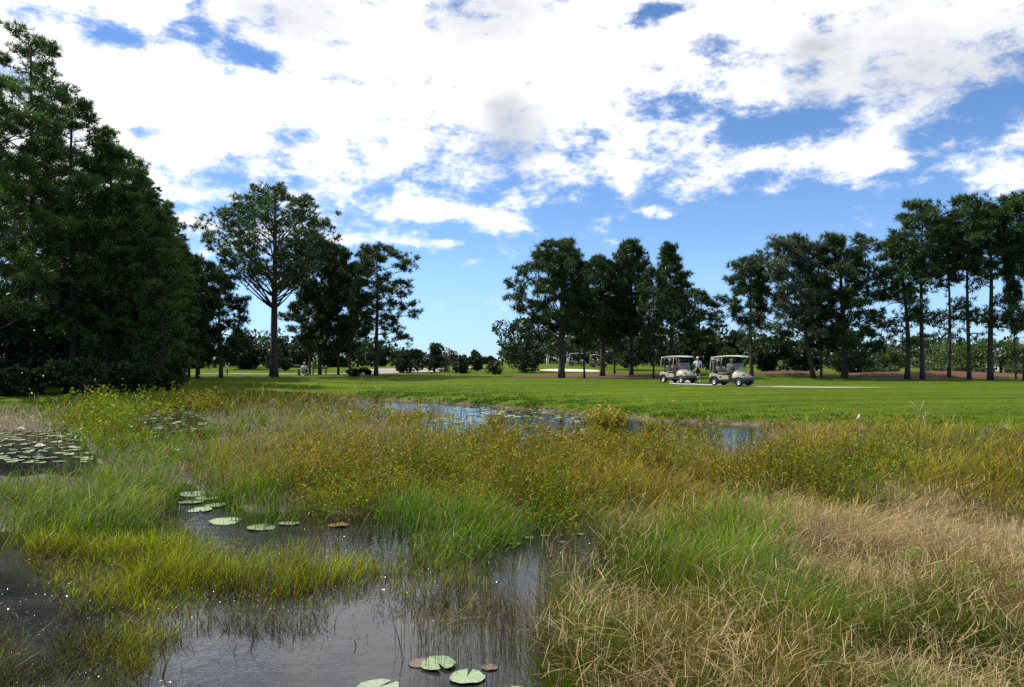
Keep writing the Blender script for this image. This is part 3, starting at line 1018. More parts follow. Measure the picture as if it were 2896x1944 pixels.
def build_bank_weeds():
    N = 42000
    t = rng.uniform(0, 1, N)
    seg = SHORE[6:20]
    L = np.concatenate([[0], np.cumsum(np.hypot(*np.diff(seg, axis=0).T))])
    s = t * L[-1]
    X = np.interp(s, L, seg[:, 0])
    Y = np.interp(s, L, seg[:, 1])
    off = rng.gamma(1.6, 1.7, N)
    X = X + rng.normal(0, 0.3, N) + off * 0.35
    Y = Y + off + rng.normal(0, 0.15, N)
    sdv = shore_dist(X, Y)
    patch = vnoise(X * 1.1, Y * 1.6, 91) + 0.6 * vnoise(X * 3.3, Y * 3.3, 92)
    ok = (sdv > 0.15) & (rng.uniform(size=N) < np.clip(0.55 + patch * 0.8 - 0.03 * sdv, 0.05, 1))
    X, Y, sdv, patch = X[ok], Y[ok], sdv[ok], patch[ok]
    n = len(X)
    P = np.stack([X, Y, height(X, Y) - 0.01], -1)
    h = np.clip(0.05 + 0.13 * np.exp(-sdv / 1.6) * (0.7 + 0.6 * patch), 0.025, 0.3) * rng.uniform(0.6, 1.2, n)
    g = rng.uniform(size=n)
    tc_ = tint((0.10, 0.24, 0.012), n)
    tc_[g < 0.3] = tint((0.18, 0.30, 0.02), (g < 0.3).sum())
    V, F, C = blades(P, rng.uniform(0, 6.28, n), h, 0.0011 * Y * rng.uniform(0.8, 1.8, n), rng.uniform(0.1, 0.9, n), rng.uniform(0, 0.8, n), tint((0.04, 0.08, 0.012), n), tc_, (0, 0.5, 1.0))
    o = link('bank_grass', np_mesh('bank_grass', V, F, C), M_GRASS)
    tag(o, 'longer ragged grass and clover along the far bank of the pond', 'grass', None, 'stuff')


build_mud()
build_marsh()
build_debris()
build_bank_weeds()


# ------------------------------------------------------------------ trees
def tube(path, radii, sides=7, cap=True):
    """vertices and quads (as triangles) of a tapered tube along a path"""
    path = np.asarray(path, float)
    n = len(path)
    tg = np.gradient(path, axis=0)
    tg /= np.linalg.norm(tg, axis=1)[:, None] + 1e-9
    ref = np.where(np.abs(tg[:, 2:3]) > 0.9, np.array([[1.0, 0, 0]]), np.array([[0, 0, 1.0]]))
    a = np.cross(tg, ref)
    a /= np.linalg.norm(a, axis=1)[:, None] + 1e-9
    b = np.cross(tg, a)
    th = np.linspace(0, 2 * np.pi, sides, endpoint=False)
    r = np.asarray(radii, float)[:, None, None]
    V = path[:, None, :] + r * (np.cos(th)[None, :, None] * a[:, None, :] + np.sin(th)[None, :, None] * b[:, None, :])
    V = V.reshape(-1, 3)
    F = []
    for i in range(n - 1):
        for j in range(sides):
            p, q = i * sides + j, i * sides + (j + 1) % sides
            F += [(p, q, q + sides), (p, q + sides, p + sides)]
    if cap:
        V = np.vstack([V, path[-1:], path[:1]])
        e = len(V) - 2
        for j in range(sides):
            F.append(((n - 1) * sides + j, (n - 1) * sides + (j + 1) % sides, e))
            F.append(((j + 1) % sides, j, e + 1))
    return V, np.array(F)


def merge(parts):
    V, F, o = [], [], 0
    for v, f in parts:
        V.append(v)
        F.append(f + o)
        o += len(v)
    return np.concatenate(V), np.concatenate(F)


def needles(C, D, m, length, width, colr, rg, spread=1.0):
    """m needles per tuft at centres C pointing round D"""
    n = len(C)
    d = rg.normal(size=(n, m, 3))
    d /= np.linalg.norm(d, axis=2)[:, :, None]
    d = d * spread + D[:, None, :] * 0.75
    d /= np.linalg.norm(d, axis=2)[:, :, None] + 1e-9
    s = np.cross(d, rg.normal(size=(n, m, 3)))
    s /= np.linalg.norm(s, axis=2)[:, :, None] + 1e-9
    ln = length * rg.uniform(0.7, 1.15, (n, m, 1))
    c = np.repeat(C[:, None, :], m, 1) + rg.normal(0, length * 0.12, (n, m, 3))
    V = np.stack([c - s * width / 2, c + s * width / 2, c + d * ln], 2)
    F = np.arange(n * m * 3).reshape(-1, 3)
    cc = np.repeat(np.repeat(colr[:, None, :], m, 1)[:, :, None, :], 3, 2).reshape(-1, 3)
    return V.reshape(-1, 3), F, cc


def bez(p0, p1, p2, k):
    t = np.linspace(0, 1, k)[:, None]
    return p0 * (1 - t) ** 2 + 2 * p1 * t * (1 - t) + p2 * t * t


M_NEEDLE = mat_leaf('pine_needles', 0.28, 0.40, 0.35, (1.0, 1.05, 0.6))
M_NEEDLE_SHINY = mat_leaf('silvery_pine_needles', 0.22, 0.42, 0.6, (1.0, 1.05, 0.7))
M_BROAD = mat_leaf('broad_leaf', 0.30, 0.42, 0.35, (1.0, 1.05, 0.6))


def profile(style, t):
    if style == 'dome':
        return np.where(t > 0.3, np.sqrt(np.clip(1 - ((t - 0.3) / 0.7) ** 2, 0, 1)), 0.6 + 0.4 * t / 0.3)
    if style == 'cone':
        return np.clip(1.08 - t, 0.06, 1) * np.where(t < 0.12, 0.55 + t * 3.7, 1)
    if style == 'column':
        return np.where(t > 0.55, np.sqrt(np.clip(1 - ((t - 0.55) / 0.47) ** 2, 0.02, 1)), 0.75 + 0.25 * t / 0.55)
    if style == 'flat':
        return np.where(t > 0.6, np.sqrt(np.clip(1 - ((t - 0.6) / 0.42) ** 2, 0.03, 1)), 0.38 + 0.62 * t / 0.6)
    return np.where(t > 0.45, np.sqrt(np.clip(1 - ((t - 0.45) / 0.57) ** 2, 0.02, 1)), 0.5 + 0.5 * t / 0.45)      # round


PINES = {}


def pine_copy(src, u, d, vtop, uL, uR, label, group, seed):
    """another pine of a kind already built: same meshes, turned and scaled to its own height and spread"""
    o, H0, R0 = src
    bx = (u - CX) / FPX * d
    bz = hz(bx, d) - 0.05
    c = copy_tree(o)
    c.location = (bx, d, bz)
    k = 0.5 * (uR - uL) / FPX * d / R0
    c.scale = (k, k, (at(u, vtop, d).z - bz) / H0)
    c.rotation_euler = (0, 0, (seed * 2.39996) % 6.283)
    tag(c, label, 'tree', group)
    return c


def pine(u, d, vbase, vtop, uL, uR, vbot, label, seed, style='round', nb=34, tuft=7, nm=12, nl=0.30, nw=0.036, trunk=0.2,
         color=(0.035, 0.075, 0.016), lean=0.0, density=1.0, group='pines of the golf course', shiny=False, name='pine_tree', bend=0.25, stub=False, rise=0.45, low=0, share=None, clump=0.13):
    if share and share in PINES:
        return pine_copy(PINES[share], u, d, vtop, uL, uR, label, group, seed)
    rg = np.random.default_rng(seed)
    bx = (u - CX) / FPX * d
    bz = hz(bx, d) - 0.05
    Ht = at(u, vtop, d).z - bz
    zb = max(at(u, vbot, d).z - bz, 0.3)
    RL, RR = (u - uL) / FPX * d, (uR - u) / FPX * d
    root = empty(name, (bx, d, bz))
    tag(root, label, 'tree', group)
    # trunk
    k = 16
    tz = np.linspace(0, 1, k)
    ph = rg.uniform(0, 6.28, 2)
    cx = lean * tz * Ht + bend * np.sin(tz * 4.2 + ph[0]) * tz * (1 - 0.3 * tz)
    cyy = bend * np.sin(tz * 3.6 + ph[1]) * tz
    path = np.column_stack([cx - cx[0], cyy - cyy[0], tz * Ht * 0.985])
    rad = trunk * (1 - 0.82 * tz ** 1.15) * (1 + 0.22 * np.exp(-tz * 26)) * 0.86
    v, f = tube(path, rad, 10)
    link('trunk', np_mesh('trunk', v, f, None, True), mat_bark(), root)

    def tp(z):
        return np.array([np.interp(z, path[:, 2], path[:, 0]), np.interp(z, path[:, 2], path[:, 1]), z])
    br, TC, TD, TB = [], [], [], []
    tt = (np.arange(nb) + rg.uniform(0.1, 0.9, nb)) / nb
    tt = tt ** 0.9
    for i, t in enumerate(tt):
        a = i * 2.39996 + rg.uniform(-0.5, 0.5)
        ca, sa = math.cos(a), math.sin(a)
        Rm = (RR if ca > 0 else RL) * ca * ca + 0.5 * (RR + RL) * sa * sa
        rr = Rm * float(profile(style, np.array(t))) * (rg.uniform(0.78, 1.0) if style == 'dome' else rg.uniform(0.55, 1.06))
        zt = zb + t * (Ht - zb)
        z0 = zt - rise * rr * rg.uniform(0.6, 1.2)
        z0 = min(max(z0, zb * 0.72), Ht * 0.96)
        p0 = tp(z0)
        cen = tp(min(zt, Ht * 0.98))
        p2 = np.array([cen[0] + rr * ca, cen[1] + rr * sa, zt])
        mid = (p0 + p2) / 2 + np.array([0, 0, -0.10 * rr if rg.uniform() < 0.6 else 0.12 * rr])
        cur = bez(p0, mid, p2, 7)
        r0 = max(0.03, trunk * 0.30 * (rr / max(RL, RR, 0.5)) ** 0.6 * (1 - 0.45 * t))
        br.append(tube(cur, np.linspace(r0, 0.018, 7), 5, False))
        L = np.linalg.norm(p2 - p0)
        ns = int(max(3, round(tuft * (0.45 + 0.55 * rr / max(RL, RR, 0.5)))))
        for q in range(ns):
            s = 1.0 if q == 0 else rg.uniform(0.5, 1.0)
            pos = np.array([np.interp(s, np.linspace(0, 1, 7), cur[:, j]) for j in range(3)])
            if q == 0:
                tip = pos
            else:
                side = rg.normal(size=3)
                side[2] = abs(side[2]) * 0.6 + 0.15
                side /= np.linalg.norm(side)
                out = (p2 - p0) / (L + 1e-6)
                dr = side * 0.9 + out * 0.5
                dr /= np.linalg.norm(dr)
                tl = rg.uniform(0.12, 0.30) * L + 0.25
                tip = pos + dr * tl
                br.append(tube(np.array([pos, (pos + tip) / 2 + [0, 0, -0.04 * tl], tip]), [0.02, 0.014, 0.008], 3, False))
            nt_ = int(rg.integers(3, 8) * density)
            cr = clump * nl / 0.30
            off = rg.normal(size=(nt_, 3)) * np.array([cr, cr, cr * 0.6])
            TC.append(tip + off)
            TB.append(np.full(nt_, rg.uniform(0.55, 1.55)))
            dd = off / (np.linalg.norm(off, axis=1)[:, None] + 1e-6) + np.array([0, 0, 0.55])
            TD.append(dd / np.linalg.norm(dd, axis=1)[:, None])
    # sparse lower branches with single tufts, some dead
    for q in range(low):
        z0 = rg.uniform(0.40, 0.98) * zb
        a = rg.uniform(0, 6.28)
        L = rg.uniform(0.45, 0.95) * 0.5 * (RL + RR)
        p0 = tp(z0)
        p2 = p0 + np.array([math.cos(a) * L, math.sin(a) * L, rg.uniform(-0.25, 0.35) * L])
        cur = bez(p0, (p0 + p2) / 2 + np.array([0, 0, 0.22 * L]), p2, 7)
        br.append(tube(cur, np.linspace(0.055, 0.012, 7), 5, False))
        for j in range(4):
            pos = cur[rg.integers(3, 7)]
            tip = pos + np.array([rg.normal(0, 0.35), rg.normal(0, 0.35), rg.uniform(-0.1, 0.4)])
            br.append(tube(np.array([pos, (pos + tip) / 2, tip]), [0.016, 0.012, 0.007], 3, False))
            if rg.uniform() < 0.75:
                nt_ = int(rg.integers(3, 7))
                off = rg.normal(size=(nt_, 3)) * np.array([0.3, 0.3, 0.14])
                TC.append(tip + off)
                TB.append(np.full(nt_, rg.uniform(0.6, 1.4)))
                dd = off / (np.linalg.norm(off, axis=1)[:, None] + 1e-6) + np.array([0, 0, 0.55])
                TD.append(dd / np.linalg.norm(dd, axis=1)[:, None])
    # a few tufts on the leader
    for q in range(10):
        z = Ht * rg.uniform(0.93, 1.0)
        TC.append(tp(z)[None] + rg.normal(0, 0.22, (3, 3)))
        TB.append(np.ones(3))
        TD.append(np.tile([[0, 0, 1.0]], (3, 1)))
    if stub:
        p0 = tp(zb * 0.86)
        br.append(tube(np.array([p0, p0 + [-0.45, 0, 0.16], p0 + [-0.75, 0, 0.42]]), [0.13, 0.11, 0.09], 7))
    v, f = merge(br)
    link('branches', np_mesh('branches', v, f, None, True), mat_bark(), root)
    TC, TD = np.concatenate(TC), np.concatenate(TD)
    n = len(TC)
    c = 0.8 * np.array(color)[None] * np.concatenate(TB)[:, None] * rg.uniform(0.8, 1.2, (n, 1)) * rg.uniform(0.92, 1.08, (n, 3))
    brn = rg.uniform(size=n) < 0.02
    c[brn] = np.array([0.12, 0.06, 0.02])
    v, f, cc = needles(TC, TD, nm, nl, nw, c, rg)
    link('crown', np_mesh('crown', v, f, cc), M_NEEDLE_SHINY if shiny else M_NEEDLE, root)
    if share:
        PINES[share] = (root, Ht, 0.5 * (RL + RR))
    return root


def leaf_cloud(rg, rx, ry, z0, z1, n, size, color, lobes=16, lobe=0.42, style='round'):
    """leaves on the shells of many uneven lobes filling the crown"""
    H = z1 - z0
    t = rg.uniform(0.02, 0.9, lobes)
    a = rg.uniform(0, 6.28, lobes)
    pr = profile(style, t)
    q = np.sqrt(rg.uniform(0.1, 1, lobes)) * 0.75
    cen = np.column_stack([np.cos(a) * q * rx * pr, np.sin(a) * q * ry * pr, z0 + t * H])
    lr = lobe * min(rx, H * 0.5) * rg.uniform(0.6, 1.2, lobes)
    w = rg.choice(lobes, n, p=lr ** 2 / (lr ** 2).sum())
    d = rg.normal(size=(n, 3))
    d /= np.linalg.norm(d, axis=1)[:, None]
    rad = rg.uniform(0.45, 1.12, n) ** 0.7
    P = cen[w] + d * (lr[w] * rad)[:, None] * np.array([1, 1, 0.75])
    P[:, 2] = np.maximum(P[:, 2], z0 * 0.6 + 0.02)
    D = d + rg.normal(0, 0.7, (n, 3))
    D[:, 2] -= 0.1
    shade = rg.uniform(0.7, 1.35, lobes)[w]
    c = 0.8 * np.array(color)[None] * (shade * rg.uniform(0.7, 1.3, n))[:, None] * rg.uniform(0.88, 1.12, (n, 3))
    D = D / np.linalg.norm(D, axis=1)[:, None]
    s = np.cross(D, rg.normal(size=(n, 3)))
    s /= np.linalg.norm(s, axis=1)[:, None] + 1e-9
    ln = size * rg.uniform(0.6, 1.4, n)
    mid = P + D * (ln * 0.5)[:, None]
    V = np.stack([P, mid + s * (ln * 0.27)[:, None], P + D * ln[:, None], mid - s * (ln * 0.27)[:, None]], 1)
    F = (np.arange(n) * 4)[:, None, None] + np.array([(0, 1, 2), (0, 2, 3)])[None]
    return V.reshape(-1, 3), F.reshape(-1, 3), np.repeat(c, 4, 0), cen


def broadleaf(u, d, vtop, uL, uR, vbot, label, seed, n=3500, size=0.24, color=(0.035, 0.06, 0.016), trunk=0.14, lobes=18, lobe=0.42,
              style='round', group='leafy trees behind the pines', cat='tree', name='leafy_tree', stems=1, dep=1.0):
    rg = np.random.default_rng(seed)
    bx = (u - CX) / FPX * d
    bz = hz(bx, d) - 0.04
    Ht = at(u, vtop, d).z - bz
    zb = max(at(u, vbot, d).z - bz, 0.05)
    off = ((uL + uR) / 2 - u) / FPX * d
    rx = (uR - uL) / 2 / FPX * d
    root = empty(name, (bx, d, bz))
    tag(root, label, cat, group)
    v, f, c, cen = leaf_cloud(rg, rx, rx * dep, zb, Ht * 0.93, n, size, color, lobes, lobe, style)
    v = v + np.array([off, 0, 0])
    cen = cen + np.array([off, 0, 0])
    tr, lim = [], []
    zt = zb + 0.35 * (Ht - zb)
    for k in range(stems):
        o = (k - (stems - 1) / 2) * trunk * 2.2
        tr.append(tube(np.array([[o, 0, 0], [o * 1.6 + rg.normal(0, 0.05), rg.normal(0, 0.05), zt * 0.5], [off * 0.5 + o * 3, 0, zt]]), [trunk * 1.25, trunk, trunk * 0.6], 8))
    for q in cen[rg.permutation(len(cen))[:9]]:
        p0 = np.array([off * 0.45, 0, zt * rg.uniform(0.6, 0.98)])
        lim.append(tube(bez(p0, (p0 + q) / 2 + [0, 0, 0.2], q, 5), np.linspace(trunk * 0.45, 0.02, 5), 5, False))
    tv, tf = merge(tr)
    link('trunk' if cat == 'tree' else 'stems', np_mesh('trunk', tv, tf, None, True), mat_bark(), root)
    tv, tf = merge(lim)
    link('branches', np_mesh('branches', tv, tf, None, True), mat_bark(), root)['kind'] = 'stuff'
    link('crown' if cat == 'tree' else 'foliage', np_mesh('crown', v, f, c), M_BROAD, root)
    return root


def build_far_wood():
    rg = np.random.default_rng(77)
    prof_u = [-500, 300, 450, 640, 760, 900, 1020, 1100, 1230, 1330, 1390, 1450, 1560, 1700, 1850, 2000, 2200, 2400, 2500, 2650, 2900, 3500]
    prof_v = [920, 920, 925, 930, 935, 930, 945, 978, 996, 1006, 1008, 975, 915, 905, 910, 920, 930, 935, 965, 958, 950, 940]
    n = 46000
    uu = rg.uniform(-400, 3300, n)
    d = rg.uniform(128, 165, n)
    # leaves sit on the shells of a row of uneven crowns
    nc = 150
    cu, cd = rg.uniform(-450, 3350, nc), rg.uniform(130, 162, nc)
    ctop = np.interp(cu, prof_u, prof_v) + rg.normal(0, 7, nc) + 6
    w = rg.integers(0, nc, n)
    cz1 = CAMZ + (HZ - ctop) / FPX * cd
    cx_ = (cu - CX) / FPX * cd
    g0 = height(cx_, cd)
    hh = cz1 - g0
    dv = rg.normal(size=(n, 3))
    dv /= np.linalg.norm(dv, axis=1)[:, None]
    wl = rg.integers(0, 7, n)                       # lobes per crown
    lo = np.stack([rg.uniform(-0.55, 0.55, (nc, 7)), rg.uniform(-0.55, 0.55, (nc, 7)), rg.uniform(0.12, 0.78, (nc, 7))], -1)
    c = lo[w, wl]
    r = (hh * 0.62)[w]
    P = np.stack([cx_[w] + (c[:, 0] * 1.35 + dv[:, 0] * 0.5) * r, cd[w] + (c[:, 1] + dv[:, 1] * 0.5) * r, g0[w] + hh[w] * (c[:, 2] + dv[:, 2] * 0.2)], -1)
    P[:, 2] = np.maximum(P[:, 2], g0[w] + 0.05)
    D = dv + rg.normal(0, 0.7, (n, 3))
    D /= np.linalg.norm(D, axis=1)[:, None]
    s_ = np.cross(D, rg.normal(size=(n, 3)))
    s_ /= np.linalg.norm(s_, axis=1)[:, None]
    ln = 0.75 * rg.uniform(0.6, 1.4, n)
    V = np.stack([P, P + D * (ln * 0.5)[:, None] + s_ * (ln * 0.3)[:, None], P + D * ln[:, None], P + D * (ln * 0.5)[:, None] - s_ * (ln * 0.3)[:, None]], 1)
    F = (np.arange(n) * 4)[:, None, None] + np.array([(0, 1, 2), (0, 2, 3)])[None]
    cc = np.array((0.026, 0.048, 0.016))[None] * (rg.uniform(0.6, 1.4, (nc, 1))[w] * rg.uniform(0.7, 1.3, (n, 1)))
    o = link('far_wood', np_mesh('far_wood', V.reshape(-1, 3), F.reshape(-1, 3), np.repeat(cc, 4, 0)), M_BROAD)
    tag(o, 'far dark woodland closing off the golf course behind the lawn', 'wood', None, 'stuff')


build_far_wood()
# --- the tall bank of pines on the left, some 42 to 48 m away
LG = 'pines crowding the left bank'
LC = (0.062, 0.138, 0.021)
NEAR = dict(nm=16, nl=0.36, nw=0.038, tuft=11, density=1.85, clump=0.13, color=LC, group=LG, trunk=0.24)
pine(85, 44, 1100, 98, -60, 245, 800, 'tallest pine on the left bank with thin gaps below its top', 101, 'round', nb=38, **{**NEAR, 'density': 1.4})
pine(-40, 40, 1110, 215, -260, 165, 900, 'bright green pine cut off by the left edge of the picture', 102, 'column', nb=46, **{**NEAR, 'color': (0.062, 0.125, 0.02)})
pine(205, 45, 1100, 285, 60, 330, 1000, 'second tallest left bank pine just right of the tallest one', 103, 'column', share='L1', nb=44, **NEAR)
pine(300, 46, 1100, 415, 190, 410, 1020, 'dense left bank pine in the middle of the descending skyline', 104, 'column', share='L2', nb=42, **NEAR)
pine(395, 46, 1100, 540, 290, 475, 1040, 'lower left bank pine with a rounded dark crown', 105, 'column', share='L1', nb=40, **NEAR)
pine(455, 45, 1100, 600, 370, 522, 1060, 'rightmost pine of the left bank with foliage almost to the ground', 106, 'column', share='L2', nb=40, **NEAR)
pine(130, 49, 1100, 470, -40, 300, 960, 'pine standing in shade behind the tallest left bank pine', 107, 'column', share='L3', nb=36, **NEAR)
pine(30, 50, 1100, 520, -150, 180, 980, 'shaded pine deep behind the left edge pine', 108, 'column', share='L3', nb=36, **NEAR)
pine(478, 53, 1100, 690, 390, 530, 1000, 'pine added for lawn shade, mostly hidden behind the rightmost left bank pines', 109, 'column', share='L2', nb=40, **NEAR)  # this and the following five pines were added to shade the lawn
pine(500, 58, 1100, 700, 420, 575, 1000, 'pine added for lawn shade just behind the right end of the left bank', 110, 'column', share='L1', nb=40, **NEAR)
pine(400, 60, 1100, 545, 300, 500, 1000, 'tall pine added for lawn shade deep behind the lower left bank pines', 111, 'column', share='L1', nb=40, **NEAR)
pine(535, 66, 1100, 735, 465, 600, 1000, 'dark pine added for lawn shade at the back between the left bank and the dense pine', 112, 'column', share='L3', nb=40, **NEAR)
pine(335, 53, 1100, 430, 235, 430, 1000, 'tall pine added for lawn shade behind the descending left skyline', 113, 'column', share='L2', nb=40, **NEAR)
pine(445, 70, 1100, 600, 360, 530, 1000, 'farthest pine added for lawn shade behind the left bank', 114, 'column', share='L3', nb=40, **NEAR)
UG = 'undergrowth below the left bank pines'
for q, (u_, d_, vt_, lab_) in enumerate([(300, 53.5, 440, 'unseen broad dark oak added behind the left bank pines to shade the lawn'), (325, 59.5, 480, 'second unseen broad oak added deeper behind the left bank to shade the lawn'), (370, 65.5, 530, 'farthest unseen broad oak added behind the left bank to shade the lawn')]):
    rr_ = 4.6 * FPX / d_  # broad crowns out of sight, added to keep sun off the left lawn
    broadleaf(u_, d_, vt_, u_ - rr_, u_ + rr_, 1010, lab_, 140 + q, 7000, 0.42, (0.03, 0.055, 0.014), trunk=0.3, lobes=30, group='unseen oaks added behind the left bank for lawn shade')
broadleaf(20, 43.5, 760, -120, 160, 1090, 'dark leafy tree filling the shade at the far left edge', 121, 9000, 0.30, (0.022, 0.042, 0.012), group=UG)
broadleaf(200, 47.5, 740, 60, 330, 1090, 'dark leafy tree below the second tallest left pine', 122, 9000, 0.30, (0.022, 0.042, 0.012), group=UG)
broadleaf(360, 48.5, 800, 230, 480, 1090, 'dark leafy tree between the lower left bank pines', 123, 9000, 0.30, (0.024, 0.045, 0.012), group=UG)
BUSH = dict(cat='bush', name='bank_bush', group=UG, stems=3, trunk=0.05, size=0.22)
broadleaf(60, 39.5, 1040, -60, 190, 1120, 'low dark bush at the foot of the far left pines', 131, 3200, color=(0.025, 0.05, 0.013), **BUSH)
broadleaf(235, 40.5, 1015, 110, 350, 1115, 'wide dark bush below the second tallest left pine', 132, 3600, color=(0.028, 0.055, 0.014), **BUSH)
broadleaf(390, 42.5, 1010, 290, 470, 1105, 'dark bush under the lower left bank pines', 133, 3400, color=(0.03, 0.06, 0.015), **BUSH)
broadleaf(485, 44.5, 1000, 420, 548, 1098, 'arching olive bush at the right end of the left bank', 134, 3600, color=(0.055, 0.085, 0.02), **BUSH)

# --- left middle group, round the domed pine
MG = 'pines left of the central gap'
FAR = dict(nm=15, nl=0.38, nw=0.050, density=1.75, color=(0.034, 0.074, 0.016))
pine(560, 62, 1060, 735, 500, 640, 1030, 'dense pine between the left bank and the domed pine', 201, 'column', share='M1', nb=32, group=MG, **FAR)
pine(625, 65, 1060, 775, 540, 700, 1020, 'pine with ragged right side left of the domed pine', 202, 'round', nb=32, group=MG, **FAR)
pine(775, 69, 1066, 542, 575, 948, 800, 'large lone pine with thick trunk and a wide domed crown', 203, 'dome', nb=56, tuft=13, trunk=0.42, group=MG, stub=True, rise=0.85,
     bend=0.12, **{**FAR, 'color': (0.046, 0.098, 0.02), 'density': 1.35, 'clump': 0.14})
pine(905, 77, 1062, 690, 800, 990, 1000, 'dense dark pine right behind the domed pine', 204, 'column', share='M2', nb=46, tuft=12, group=MG, trunk=0.2, **FAR)
pine(957, 75, 1066, 700, 880, 1010, 1000, 'dark pine directly behind the low round bush', 205, 'column', share='M2', nb=34, tuft=8, group=MG, trunk=0.34, **FAR)
pine(1064, 72, 1067, 698, 985, 1196, 965, 'pine standing alone at the left side of the central gap', 206, 'column', nb=38, low=6, tuft=9, group=MG, trunk=0.24, rise=0.2, **FAR)
pine(876, 78, 1062, 800, 820, 930, 985, 'thin pine left of the dark pines behind the seated golfer', 207, 'round', share='M3', nb=22, group=MG, trunk=0.13, **FAR)
pine(990, 79, 1066, 760, 940, 1060, 985, 'thin leaning pine behind the round bush', 208, 'round', share='M3', nb=24, group=MG, trunk=0.16, lean=-0.03, **FAR)
BG = 'dark leafy trees far behind the lawn'
BK = dict(n=4500, size=0.42, color=(0.022, 0.042, 0.013), group=BG)
broadleaf(690, 95, 935, 620, 770, 1035, 'low dark tree seen left of the domed pine trunk', 221, **BK)
broadleaf(560, 104, 960, 470, 650, 1040, 'far dark tree behind the left middle pines', 222, **BK)
broadleaf(830, 108, 950, 740, 920, 1035, 'far dark tree right of the domed pine trunk', 223, **BK)
broadleaf(960, 112, 960, 880, 1040, 1036, 'far dark tree behind the thin trunks of the left middle pines', 224, **BK)
broadleaf(870, 90, 1000, 735, 830, 1048, 'rounded dark bush just right of the domed pine trunk', 225, 2600, 0.26, (0.02, 0.04, 0.012), cat='bush', name='dark_bush', group=BG, stems=3, trunk=0.06)
broadleaf(1018, 71, 1040, 968, 1062, 1066, 'low round dark bush beside the gap left pine trunk', 226, 2600, 0.16, (0.016, 0.03, 0.01), cat='bush', name='dark_bush', group='bushes along the lawn edge', stems=3, trunk=0.05)
# --- bushes in the central gap
GG = 'small trees and bushes in the central gap'
broadleaf(1155, 86, 985, 1098, 1222, 1050, 'rounded dark bush tree left of the conical tree', 231, 3600, 0.26, (0.022, 0.038, 0.014), group=GG, name='bush_tree', stems=2, trunk=0.10)
broadleaf(1229, 87, 957, 1203, 1262, 1045, 'small conical dark tree in the central gap', 232, 3200, 0.24, (0.024, 0.042, 0.014), group=GG, name='conical_tree', style='cone', trunk=0.09, lobe=0.5)
broadleaf(1320, 84, 1000, 1250, 1385, 1068, 'wide dark thicket bush right of the conical tree', 233, 4200, 0.24, (0.024, 0.04, 0.015), cat='bush', group=GG, name='thicket_bush', stems=4, trunk=0.06)
broadleaf(1262, 90, 985, 1225, 1300, 1055, 'wispy pale leaved bush behind the conical tree', 234, 1500, 0.2, (0.05, 0.065, 0.03), cat='bush', group=GG, name='wispy_bush', stems=3, trunk=0.05)
broadleaf(1398, 77, 1018, 1368, 1432, 1058, 'small spreading tree with a thin forked trunk in the gap', 235, 1300, 0.18, (0.035, 0.045, 0.025), group=GG, name='small_tree', trunk=0.06, stems=2)
broadleaf(1120, 125, 985, 1020, 1200, 1030, 'far dark tree behind the central bushes', 236, **BK)
broadleaf(1340, 130, 992, 1260, 1430, 1030, 'far dark tree behind the wide thicket', 237, **BK)

# --- right middle group
RG = 'pines of the right middle group'
broadleaf(1480, 88, 890, 1376, 1590, 1040, 'wide dark spreading tree at the right side of the gap', 301, 6500, 0.30, (0.024, 0.046, 0.014), lobes=26, lobe=0.36, trunk=0.25, group='leafy trees behind the pines')
pine(1588, 62, 1078, 692, 1438, 1665, 945, 'broad pine at the left end of the right middle group', 302, 'round', nb=48, low=6, tuft=12, group=RG, trunk=0.33, rise=0.6, bend=0.12, **FAR)
pine(1703, 68, 1064, 738, 1625, 1765, 965, 'pine with straight trunk behind the sand bunker', 303, 'column', share='C1', nb=42, low=6, tuft=11, group=RG, trunk=0.28, **FAR)
pine(1785, 69, 1063, 694, 1725, 1835, 985, 'tall pine in the centre of the right middle group', 304, 'column', share='C1', nb=36, low=6, tuft=8, group=RG, trunk=0.24, **FAR)
pine(1848, 60, 1077, 765, 1775, 1890, 1005, 'dense dark pine standing just left of the left cart', 305, 'column', share='M2', nb=36, tuft=9, group=RG, trunk=0.20, **{**FAR, 'color': (0.026, 0.056, 0.015)})
pine(1897, 66, 1070, 700, 1835, 2005, 950, 'pointed pine with upright shoots above the left cart', 306, 'cone', nb=42, tuft=9, group=RG, trunk=0.22, **{**FAR, 'color': (0.042, 0.09, 0.02)})
pine(1972, 69, 1066, 825, 1925, 2062, 990, 'small slanting pine behind the standing golfer', 307, 'round', share='M3', nb=26, group=RG, trunk=0.13, lean=0.03, **FAR)
pine(1653, 63, 1072, 830, 1620, 1700, 990, 'thin young pine in front of the sand bunker', 308, 'column', share='M4', nb=18, tuft=6, group=RG, trunk=0.10, **FAR)
pine(1738, 72, 1064, 850, 1700, 1785, 960, 'thin leaning pine between two thick trunks', 309, 'round', share='M4', nb=18, tuft=6, group=RG, trunk=0.12, lean=0.02, **FAR)
pine(2125, 60, 1069, 736, 2045, 2172, 930, 'slender open pine standing right of the right cart', 310, 'round', nb=26, low=6, tuft=7, group=RG, trunk=0.17, bend=0.12, **{**FAR, 'color': (0.04, 0.086, 0.02)})
